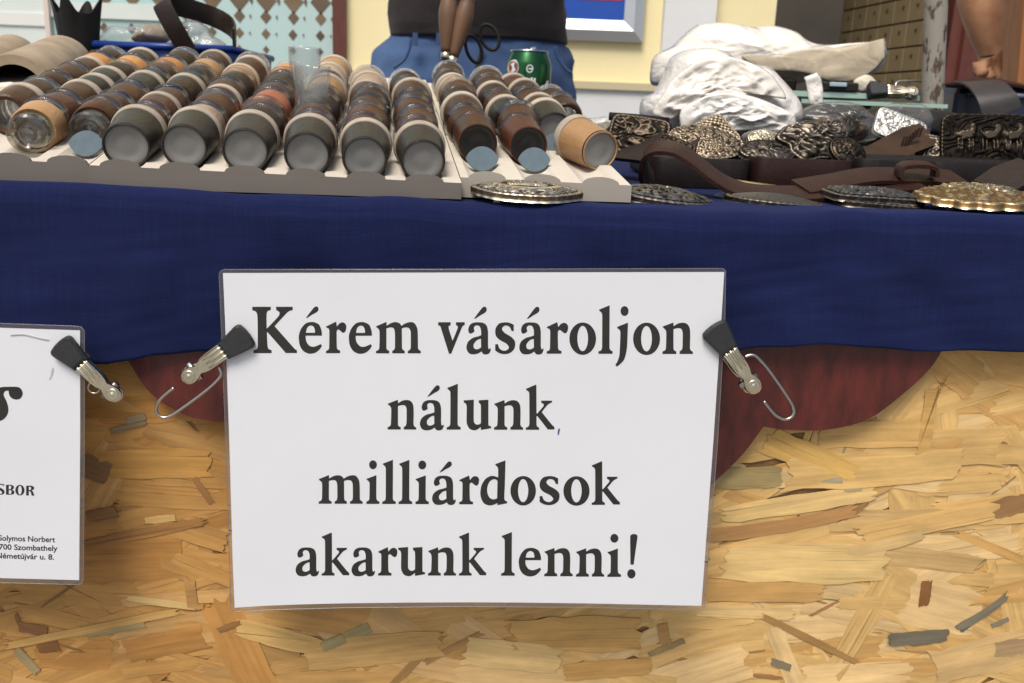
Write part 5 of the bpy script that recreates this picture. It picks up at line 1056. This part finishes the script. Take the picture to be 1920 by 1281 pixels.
pillow('flap', [(1392, 104), (1450, 106), (1510, 96), (1560, 92), (1610, 84), (1658, 72, 1), (1661, 106, 1), (1640, 130), (1608, 150, 1), (1560, 152), (1510, 138), (1450, 134), (1410, 122)], 1.21, .006, plastic_bag('cream_polythene', (.74, .63, .46), .3), parent=fp, wr=.004, ws=14, seed=33, rings=22)
fb = bpy.data.objects['carrier_bag.001']
pillow('fold', [(1275, 207), (1308, 186), (1345, 176), (1400, 178), (1450, 194), (1493, 213, 1), (1488, 238), (1420, 247), (1335, 246), (1282, 252)], .925, .012, m_bag2, parent=fb, wr=.003, ws=30, seed=41, rings=26, ridge=.005)
pillow('fold', [(1222, 214), (1244, 176), (1272, 138), (1315, 108), (1372, 108), (1424, 128), (1452, 150), (1474, 184), (1430, 172), (1372, 164), (1318, 172), (1282, 196), (1254, 226)], .940, .020, m_bag, parent=fb, wr=.004, ws=24, seed=43, rings=26, ridge=.005)
bz = atY(1350, 146, 1.30).z; bx_a, bx_b = atY(1275, 150, 1.30).x, atY(1470, 150, 1.30).x
o = G().add(bevbox(((bx_a+bx_b)/2, 1.31, (bz+TABLE+.002)/2), bx_b-bx_a, .15, bz-TABLE-.002, .004)).mk('storage_box', m_blk); setp(o, 'dark box under the cream-flapped carrier bag', 'box')
# barcode on the upper bag
m_bar = pm('grey_print', (.22, .20, .20), .7); vv, ff = [], []
for i in range(9):
    x = 1321+i*4.2; k = len(vv); wdt = (1.2, 2.4, 1.6)[i % 3]
    vv += [atY(x, 66, 1.208), atY(x+wdt, 66, 1.208), atY(x+wdt, 84, 1.208), atY(x, 84, 1.208)]; ff.append((k, k+1, k+2, k+3))
# glass shelf
gs = thing('glass_shelf', 'greenish glass shelf on two dark supports behind the buckles', 'glass shelf', atY(1600, 190, 1.2))
m_gl = film('pale_green_glass', (.80, .90, .86), 1.5, .02); m_gedge = pm('green_glass_edge', (.34, .50, .44), .15, spec=.6)
zs = atY(1600, 179, 1.12).z; xa, xb = atY(1478, 180, 1.12).x, atY(1745, 180, 1.12).x
G().add(box(((xa+xb)/2, 1.27, zs), xb-xa, .28, .0055)).mk('pane', m_gl, gs)
G().add(box(((xa+xb)/2, 1.1285, zs), xb-xa, .0028, .0062)).mk('front_edge', m_gedge, gs)
for x in (xa+.03, xb-.05): G().add(box((x, 1.30, (zs+TABLE)/2), .03, .18, zs-TABLE-.008)).mk('support', m_blk, gs)
zs2 = atY(1600, 188, 1.085).z
o = G().add(box(((xa+xb)/2+.006, 1.15, zs2-.003), xb-xa, .125, .004)).mk('lower_pane', m_gl, gs)
G().add(box(((xa+xb)/2+.006, 1.0855, zs2-.003), xb-xa, .0022, .0045)).mk('front_edge', m_gedge, gs)
# clips lying on the shelf
def lying(label, a, b, Y, flip=1):
    p, q = atY(*a, Y), atY(*b, Y); x = (q-p).normalized(); z = V3((0, -.86, .5)); y = z.cross(x).normalized(); z = x.cross(y); k = (q-p).length/.0405
    M = Matrix(((x.x, y.x, z.x, p.x), (x.y, y.y, z.y, p.y), (x.z, y.z, z.z, p.z), (0, 0, 0, 1))) @ Matrix.Diagonal((k, k*flip, k, 1))
    t = thing('hanger_clip', label, 'clip', mtx=M, group='metal hanger clips with rubber tips'); clip_parts(t); return t
lying('rubber-tipped hanger clip lying on the glass shelf', (1627, 168), (1712, 174), 1.125, 1)
dk = thing('dark_clip', 'black clip with a pale blue strip at the left end of the shelf', 'clip', atY(1570, 163, 1.13))
G().add(bevbox(atY(1572, 164, 1.135), .042, .02, .011, .002)).mk('body', m_blk, dk); G().add(bevbox(atY(1569, 159, 1.128), .020, .014, .005, .001)).mk('strip', pm('pale_blue_strip', (.35, .45, .52), .4), dk)
pillow('paper_scrap', [(1600, 152), (1625, 140), (1640, 150), (1646, 168), (1620, 174), (1606, 168)], 1.17, .012, m_cream, 'cream paper scrap standing on the glass shelf beside the clip', 'paper scrap', wr=.002, ws=60)
pillow('plastic_scrap', [(1508, 145, 1), (1530, 138, 1), (1538, 150), (1545, 178), (1540, 205), (1522, 205), (1515, 180)], 1.05, .010, m_bag2, 'shiny white plastic corner sticking up left of the glass shelf', 'plastic scrap', wr=.003, ws=60)

# ================================================================== BELTS
def belt_edge(label, px0, px1, py0, py1, Y, m, cat='belt', depth=.05):
    """a rolled belt seen from its flat outer side"""
    a, b, c, d = atY(px0, py0, Y), atY(px1, py0, Y), atY(px1, py1, Y), atY(px0, py1, Y); zt, zb_ = (a.z+b.z)/2, max(TABLE+.0015, min(c.z, d.z))
    xa, xb = a.x, b.x; zm, w_ = (zt+zb_)/2, zt-zb_; r = .006; path = []
    for p in ((xa+.02, Y+depth), (xa+.004, Y+depth*.9), (xa, Y+depth*.5), (xa+.004, Y+.004), (xa+.015, Y), (xa*.6+xb*.4, Y), (xa*.3+xb*.7, Y), (xb-.015, Y), (xb-.004, Y+.004), (xb, Y+depth*.5), (xb-.004, Y+depth*.9), (xb-.02, Y+depth)): path.append(V3((p[0], p[1], zm)))
    o = G().add(ribbon(spline3(path, 4), SZ, w_, .0038)).mk('rolled_belt', m, ang=35); return setp(o, label, cat, 'rolled leather belts')
m_bl1 = pm('dark_red_leather', (.026, .010, .008), .5, col2=(.018, .007, .006), vs=40, bump=.3, bs=350, spec=.25)
m_bl2 = pm('near_black_leather', (.013, .009, .008), .5, col2=(.009, .0065, .006), vs=40, bump=.3, bs=350, spec=.25)
belt_edge('rolled dark brown belt behind the strap loop', 1224, 1412, 297, 362, .73, m_bl2)
belt_edge('rolled dark red belt, second from the strap loop', 1415, 1606, 298, 356, .735, m_bl1)
belt_edge('rolled dark brown belt under the brown embossed leather plate', 1608, 1742, 300, 356, .745, m_bl2)
belt_edge('rolled black belt under the big horse buckle', 1744, 1990, 308, 356, .755, m_bl2)
# loose reddish strap with a loop, in front
P = [(1226, 352, .70), (1212, 330, .685), (1207, 308, .675), (1214, 287, .67), (1236, 277, .665), (1268, 281, .66), (1300, 300, .655), (1335, 328, .65), (1368, 348, .648), (1410, 360, .648), (1480, 364, .65), (1560, 360, .655), (1640, 352, .66), (1720, 345, .665)]
o = G().add(ribbon(spline3([atY(*p) for p in P], 5), [V3((.25, 1, .25))]*(13*5+1), .030, .0032)).mk('leather_strap', m_strap2, ang=40); setp(o, 'red brown leather strap curling in a loop before the rolled belts', 'strap')
P = [(1500, 352, .66), (1560, 342, .665), (1630, 330, .67), (1700, 330, .675), (1760, 332, .68), (1800, 336, .685)]
o = G().add(ribbon(spline3([atY(*p) for p in P], 5), V3((.1, 1, .3)), .028, .0032)).mk('leather_strap', m_strap2, ang=40); setp(o, 'red brown strap lying under the belt keeper', 'strap')
P = [(1684, 332, .665), (1688, 316, .665), (1702, 309, .665), (1735, 309, .665), (1752, 316, .665), (1752, 332, .665)]
o = G().add(ribbon(spline3([atY(*p) for p in P], 5), V3((.1, 1, .2)), .014, .003)).mk('belt_keeper', m_strap2, ang=40); setp(o, 'small raised leather belt keeper on the red brown strap', 'belt keeper')
o = G().add(ribbon([atY(1860, 352, .66), atY(1895, 330, .67), atY(1940, 315, .68)], V3((.4, 1, .5)), .03, .003)).mk('leather_strap', m_strap, ang=40); setp(o, 'dark strap running out at the right edge behind the gold buckle', 'strap')
# dark display case with straps at the back right
case = thing('display_case', 'dark blue padded case at the back right under a leather strap', 'case', atY(1860, 190, 1.32))
zc_ = atY(1850, 158, 1.28).z; xa, xb = atY(1798, 170, 1.28).x, atY(2080, 170, 1.28).x
G().add(bevbox(((xa+xb)/2, 1.36, (zc_+TABLE)/2), xb-xa, .16, zc_-TABLE-.003, .012)).mk('box', pm('dark_blue_vinyl', (.022, .030, .055), .35, col2=(.016, .022, .04), vs=12), case)
G().add(tube([V3((xa+.01, 1.277, zc_-.014)), V3((xb-.01, 1.277, zc_-.014))], .004, 8)).mk('piping', pm('grey_vinyl', (.10, .12, .16), .3), case, smooth=True)
P = [(1798, 158, 1.30), (1830, 154, 1.27), (1850, 160, 1.24), (1868, 182, 1.215), (1880, 214, 1.21)]
o = G().add(ribbon(spline3([atY(*p) for p in P], 5), V3((1, -.1, .1)), .048, .003)).mk('leather_strap', pm('grey_brown_leather', (.038, .032, .030), .5, col2=(.028, .024, .022), vs=40, bump=.3, bs=300), ang=40); setp(o, 'grey brown leather strap end hanging over the dark case', 'strap')
P = [(1795, 163, 1.27), (1830, 152, 1.28), (1880, 155, 1.29), (1925, 163, 1.29)]
o = G().add(ribbon(spline3([atY(*p) for p in P], 5), V3((0, 1, .2)), .04, .004)).mk('leather_strap', m_strap2, ang=40); setp(o, 'red brown leather strap lying on top of the dark case', 'strap')

# ================================================================== BUCKLES
m_silv = antique('antique_silver_gold', (.74, .66, .52), (.06, .045, .03), .24); m_gold = antique('polished_gold', (.86, .72, .44), (.20, .12, .05), .18); m_brnz = antique('dark_bronze', (.080, .062, .044), (.014, .012, .010), .46); m_pewt = antique('dark_pewter', (.17, .145, .115), (.022, .018, .014), .42); m_blks = antique('black_silver', (.30, .28, .25), (.012, .010, .009), .3); m_fil = antique('filigree_silver', (.29, .235, .165), (.038, .027, .018), .45)
def frame_m(c, n_, upv):
    z = n_.normalized(); y = (upv-z*upv.dot(z)).normalized(); x = y.cross(z); return Matrix(((x.x, y.x, z.x, c.x), (x.y, y.y, z.y, c.y), (x.z, y.z, z.z, c.z), (0, 0, 0, 1)))
def scroll(x, y, s, seed):
    """relief of curling tendrils"""
    p = V3((x*s, y*s, seed)); q = V3((noise.noise(p), noise.noise(p+V3((5, 3, 1))), 0))*1.6; a = noise.noise(V3((x*s*1.3, y*s*1.3, seed+9))+q)
    return .5+.5*math.sin(a*11)
def buckle(name, label, M, a, b, m, outline, relief, th=.0035, dome=.004, nr=26, na=120, rim=.12, seed=0, rim_h=.0012, amp=.0011, hookpin=True, cat='belt buckle', group='ornate metal belt buckles'):
    """cast plate: outline(angle) scales the ellipse a x b, raised rope rim, relief field"""
    t = thing(name, label, cat, mtx=M, group=group); v, f, at = [], [], []
    for j in range(nr+1):
        q = j/nr
        for i in range(na):
            an = 2*PI*i/na; o_ = outline(an); x, y = a*q*o_*math.cos(an), b*q*o_*math.sin(an)
            if outline is rectout: x, y = a*q*o_*math.cos(an), b*q*o_*math.sin(an)
            z = dome*(1-q*q); rr = 0
            if q > 1-rim: k = (q-(1-rim))/rim; rr = .5*math.sin(k*PI)+.5*math.sin(k*PI)*(.5+.5*math.sin(an*44)); z += rim_h*rr
            else: rr = relief(x, y, q, an); z += amp*rr
            v.append((x, y, z)); at.append(rr)
    for i in range(na): an = 2*PI*i/na; o_ = outline(an); v.append((a*o_*math.cos(an)*.99, b*o_*math.sin(an)*.99, -th)); at.append(.6)
    for j in range(nr+1):
        for i in range(na): f.append((j*na+i, j*na+(i+1) % na, (j+1)*na+(i+1) % na, (j+1)*na+i))
    f.append(tuple(range((nr+1)*na, (nr+2)*na))[::-1])
    o = mk('plate', v, f, m, t, smooth=True, world=False); l = o.data.attributes.new('relief', 'FLOAT', 'POINT'); l.data.foreach_set('value', at)
    if hookpin: G().add(tube(spline3([(a*.62, 0, -th), (a*.70, 0, -th-.004), (a*.82, 0, -th-.006), (a*.90, 0, -th-.004)], 4), .0014, 8)).mk('hook_pin', m_wire, t, world=False, smooth=True)
    G().add(box((-a*.55, 0, -th-.002), .004, b*.9, .004)).mk('belt_bar', m_wire, t, world=False)
    return t
def oval(an): return 1.0
def rectout(an): c, s = abs(math.cos(an)), abs(math.sin(an)); return 1/((c**7+s**7)**(1/7))
def scal(n_, k): return lambda an: 1+k*abs(math.sin(an*n_/2))-k*.5+.03*math.cos(2*an)
def orn(an): return 1+.035*math.cos(2*an)**2+.018*math.cos(6*an)+.018*abs(math.sin(12*an))
S_ = lambda s, sd: (lambda x, y, q, an: scroll(x, y, s, sd)*.8+.2*abs(math.sin(q*14)))
# along the front edge
buckle('belt_buckle', 'ornate oval silver-gilt buckle at the cloth edge below the right tray', frame_m(atY(988, 357, .5675), V3((.02, -.13, 1)), V3((0, 1, 0))), .0330, .0190, m_silv, orn, lambda x, y, q, an: (.75*scroll(x, y, 110, 3)+.2 if q > .62 else (.15+(.85 if abs(x) < .012 and (abs(y-.004) < .0014 or abs(y+.004) < .0014 or (abs(y) < .005 and int((x+1)*420) % 2)) else 0) if q < .5 else .9)), dome=.004, amp=.0016, seed=3)
buckle('belt_buckle', 'dark silver oval buckle lying edge-on right of the silver-gilt one', frame_m(atY(1244, 371, .610), V3((.10, -.06, 1)), V3((0, 1, 0))), .0355, .025, m_blks, orn, S_(110, 6), dome=.0065, amp=.0016)
buckle('belt_buckle', 'thin plain dark buckle lying flat between two ornate dark ones', frame_m(atY(1452, 377, .625), V3((.06, -.03, 1)), V3((0, 1, 0))), .0345, .022, m_blks, oval, lambda x, y, q, an: .45, dome=.005, amp=.0005)
buckle('belt_buckle', 'black and silver openwork buckle left of the gold one', frame_m(atY(1634, 367, .635), V3((.03, -.03, 1)), V3((0, 1, 0))), .0315, .022, m_blks, rectout, S_(150, 12), dome=.004, amp=.0026)
buckle('belt_buckle', 'black and silver buckle lying under the openwork one', frame_m(atY(1640, 378, .632), V3((.05, -.05, 1)), V3((0, 1, 0))), .0290, .022, m_blks, rectout, S_(150, 15), dome=.003, amp=.0016)
buckle('belt_buckle', 'shiny gold buckle with scalloped edge at the right front corner', frame_m(atY(1834, 368, .612), V3((-.03, -.11, 1)), V3((0.15, 1, 0))), .0375, .031, m_gold, scal(14, .12), lambda x, y, q, an: scroll(x, y, 110, 20)*.6+(.6 if abs(y+x*.35) < .006 and abs(x) < .02 else 0), dome=.006, amp=.0022)
o = G().add(bevbox(atY(1412, 347, .69), .036, .012, .0045, .0015, (V3((.99, 0, -.09)), V3((0, 1, 0)), V3((.09, 0, .99))))).mk('brass_tag', pm('brass', (.62, .45, .20), .3, 1), ang=40); setp(o, 'narrow brass tag on the strap beside the loop', 'brass tag')
o = G().add(slab(spline([(1336, 366), (1370, 361), (1440, 366), (1444, 372), (1370, 372)], True, 3), lambda x, y, d: atY(x, y, .655+d), 0, .03)).mk('white_card', m_paper); setp(o, 'sliver of white card under the strap loop', 'card')
# heap at the back
buckle('belt_buckle', 'dark bronze rectangular buckle tilted on belts behind the tan glass', frame_m(atY(1196, 258, .80), V3((-.22, -1, .45)), V3((.25, .5, 1))), .0265, .0195, m_brnz, rectout, S_(90, 31), dome=.003, amp=.0020)
o = G().add(tube([atY(1142, 218, .83), atY(1200, 222, .83), atY(1254, 228, .83)], .0036, 10)).mk('leather_rod', m_blk, smooth=True); setp(o, 'short black rod lying across the dark bronze buckle', 'rod')
o = G().add(ribbon([atY(1120, 262, .84), atY(1180, 272, .80), atY(1250, 282, .77), atY(1300, 286, .76)], V3((.2, 1, .6)), .04, .004)).mk('leather_strap', m_strap, ang=40); setp(o, 'dark brown strap under the dark bronze rectangular buckle', 'strap')
buckle('belt_buckle', 'silver square buckle with key pattern behind the oval filigree one', frame_m(atY(1338, 252, .83), V3((-.10, -1, .95)), V3((-.55, .3, 1))), .0195, .0195, m_fil, rectout, lambda x, y, q, an: .9 if (int((x+1)*420) % 2) ^ (int((y+1)*420) % 2) and q > .5 else .3, dome=.001, amp=.0010, nr=30)
buckle('belt_buckle', 'oval silver buckle covered in swirling filigree', frame_m(atY(1324, 266, .775), V3((.06, -1, .95)), V3((.12, .5, 1))), .0325, .0185, m_fil, oval, lambda x, y, q, an: scroll(x, y, 230, 41), dome=.002, amp=.0006, rim=.07, nr=40, na=160)
buckle('belt_buckle', 'dark pewter eagle-shaped buckle with curled feathers', frame_m(atY(1524, 263, .775), V3((.05, -1, .8)), V3((-.18, .6, 1))), .0285, .0200, m_pewt, lambda an: 1+.10*math.sin(3*an+.5)+.07*math.sin(5*an)+.04*math.sin(9*an), lambda x, y, q, an: .55*scroll(x*.7+y*.5, y*1.3-x*.4, 75, 5)+.45*(.5+.5*math.sin((x*.8+y)*900+6*noise.noise(V3((x*70, y*70, 2))))), dome=.006, amp=.0032, nr=34)
buckle('belt_buckle', 'large dark rectangular buckle with three striding horses in relief', frame_m(atY(1852, 261, .79), V3((-.08, -1, .30)), V3((0, .3, 1))), .0385, .0215, m_brnz, rectout, lambda x, y, q, an: min(1, scroll(x, y, 60, 51)*.35+sum(1.1*math.exp(-(((x-hx)/.0075)**2+((y-.003)/.0042)**2)**2)+.9*math.exp(-(((x-hx-.006)/.003)**2+((y-.009)/.0045)**2)**2)+sum(.8*math.exp(-(((x-hx-lx)/.0011)**2+((y+.006)/.0055)**2)**2) for lx in (-.006, -.003, .003, .006)) for hx in (-.019, .001, .020))), dome=.001, amp=.0034, nr=54, na=220, rim=.06)
for lab, px_, py_, Y_, nn_, uu_, a_, b_, mm_, oo_, sd_ in (
  ('small dark bronze buckle half under the filigree oval', 1262, 282, .765, (-.3, -1, .7), (.5, .3, 1), .017, .012, m_brnz, rectout, 81),
  ('dark pewter buckle lying flat between filigree oval and eagle', 1440, 284, .765, (.1, -.7, 1), (-.2, 1, .3), .024, .015, m_pewt, orn, 83),
  ('dark bronze round buckle right of the eagle buckle', 1590, 284, .765, (.3, -1, .7), (.2, .4, 1), .017, .014, m_brnz, oval, 86),
  ('dark pewter square buckle peeking out left of the horse buckle', 1752, 285, .80, (-.3, -1, .5), (.3, .4, 1), .015, .015, m_pewt, rectout, 88),
  ('bronze oval buckle in the clear bag behind the eagle buckle', 1575, 236, .885, (.1, -1, .6), (-.4, .4, 1), .020, .014, m_brnz, oval, 90)):
    buckle('belt_buckle', lab, frame_m(atY(px_, py_, Y_), V3(nn_), V3(uu_)), a_, b_, mm_, oo_, S_(150, sd_), dome=.003, amp=.0012, nr=18, na=80)
# embossed leather plate
o = G().add(slab([(1602, 293), (1600, 288), (1690, 240), (1725, 231), (1756, 262), (1752, 272), (1690, 296), (1640, 301)], lambda x, y, d: atY(x, y, .80-(y-265)*.0006+d), 0, .004, .03)).mk('leather_plate', pm('brown_tooled_leather', (.050, .027, .0125), .5, col2=(.028, .015, .008), vs=40, bump=.6, bs=120, spec=.25), ang=35); setp(o, 'brown embossed leather plate leaning in front of the pole', 'leather plate')
vv = G()
for i in range(7):
    vv.add(tube([atY(1690+i*5.5+3*k_, 274-i*2.6-9*k_+3*math.sin(i), .7945) for k_ in (0, 1, 2)], .0009, 5))
em = vv.mk('embossing', m_strap2); em.parent = o
buckle('lace_plate', 'white openwork metal plate in a clear bag before the pole', frame_m(atY(1688, 240, .93), V3((.1, -1, .7)), V3((.4, .4, 1))), .026, .017, antique('bright_silver', (.80, .79, .75), (.2, .18, .15), .5), rectout, S_(160, 61), dome=.001, amp=.0015, rim=.1, cat='metal plate', group=None)
m_zip = film('zip_bag_film', (.95, .95, .93), 1.28, .08, white=.07, bump=.6, bs=45)
pillow('clear_bag', [(1478, 236), (1500, 210), (1530, 194), (1570, 192), (1605, 198), (1630, 214), (1650, 232), (1640, 262), (1580, 272), (1500, 262)], .90, .05, m_zip, 'clear zip bag of brass pieces between eagle buckle and pole', 'plastic bag', wr=.006, ws=45, seed=14, ridge=.004)
pillow('brass_pieces', [(1510, 240), (1535, 222), (1575, 220), (1612, 226), (1625, 245), (1600, 264), (1540, 264)], .912, .03, antique('bagged_bronze', (.42, .28, .13), (.09, .055, .03), .3), 'heap of brass pieces inside the clear zip bag', 'brass pieces', wr=.009, ws=75, seed=17)
pillow('clear_bag', [(1645, 212), (1665, 196), (1705, 192), (1738, 200), (1748, 240), (1720, 262), (1668, 250)], .95, .035, m_zip, 'clear plastic bag round the white openwork plate', 'plastic bag', wr=.005, ws=55, seed=21)
pillow('clear_bag', [(1392, 262), (1402, 246), (1430, 238), (1462, 240), (1474, 256), (1466, 278), (1420, 282)], .84, .03, m_zip, 'small clear bag with a pale coin shape beside the filigree buckle', 'plastic bag', wr=.004, ws=80, seed=25)
buckle('belt_buckle', 'pale round buckle inside the small clear bag', frame_m(atY(1434, 262, .846), V3((.1, -1, .8)), V3((0, .4, 1))), .0165, .0105, antique('pale_brass', (.62, .55, .40), (.2, .15, .1), .35), oval, S_(170, 71), dome=.003, hookpin=False)
pillow('dark_pouch', [(1470, 208), (1500, 194), (1540, 196), (1560, 215), (1556, 240), (1490, 250)], 1.00, .05, m_blk, 'dark leather pouch under the shelf behind the zip bag', 'pouch', wr=.003, ws=50)
pillow('dark_pouch', [(1610, 215), (1650, 204), (1740, 206), (1800, 215), (1800, 262), (1700, 272), (1620, 262)], 1.02, .05, m_blk, 'dark leather pouch behind the pole foot', 'pouch', wr=.003, ws=50, seed=3)
P = [(1560, 300, .82), (1650, 298, .83), (1760, 292, .84), (1900, 300, .84)]
o = G().add(ribbon(spline3([atY(*p) for p in P], 5), V3((0, 1, .3)), .06, .004)).mk('leather_strap', m_strap, ang=40); setp(o, 'wide dark brown strap lying under the horse buckle', 'strap')
# support under the heap: a low wedge box keeps the buckles tilted to the viewer
hb = G().add(bevbox((atY(1560, 285, .88).x, .875, TABLE+.0165), .36, .19, .030, .004)).mk('display_box', m_bl2); setp(hb, 'low dark leather-covered box that the belt buckles lean on', 'display box')
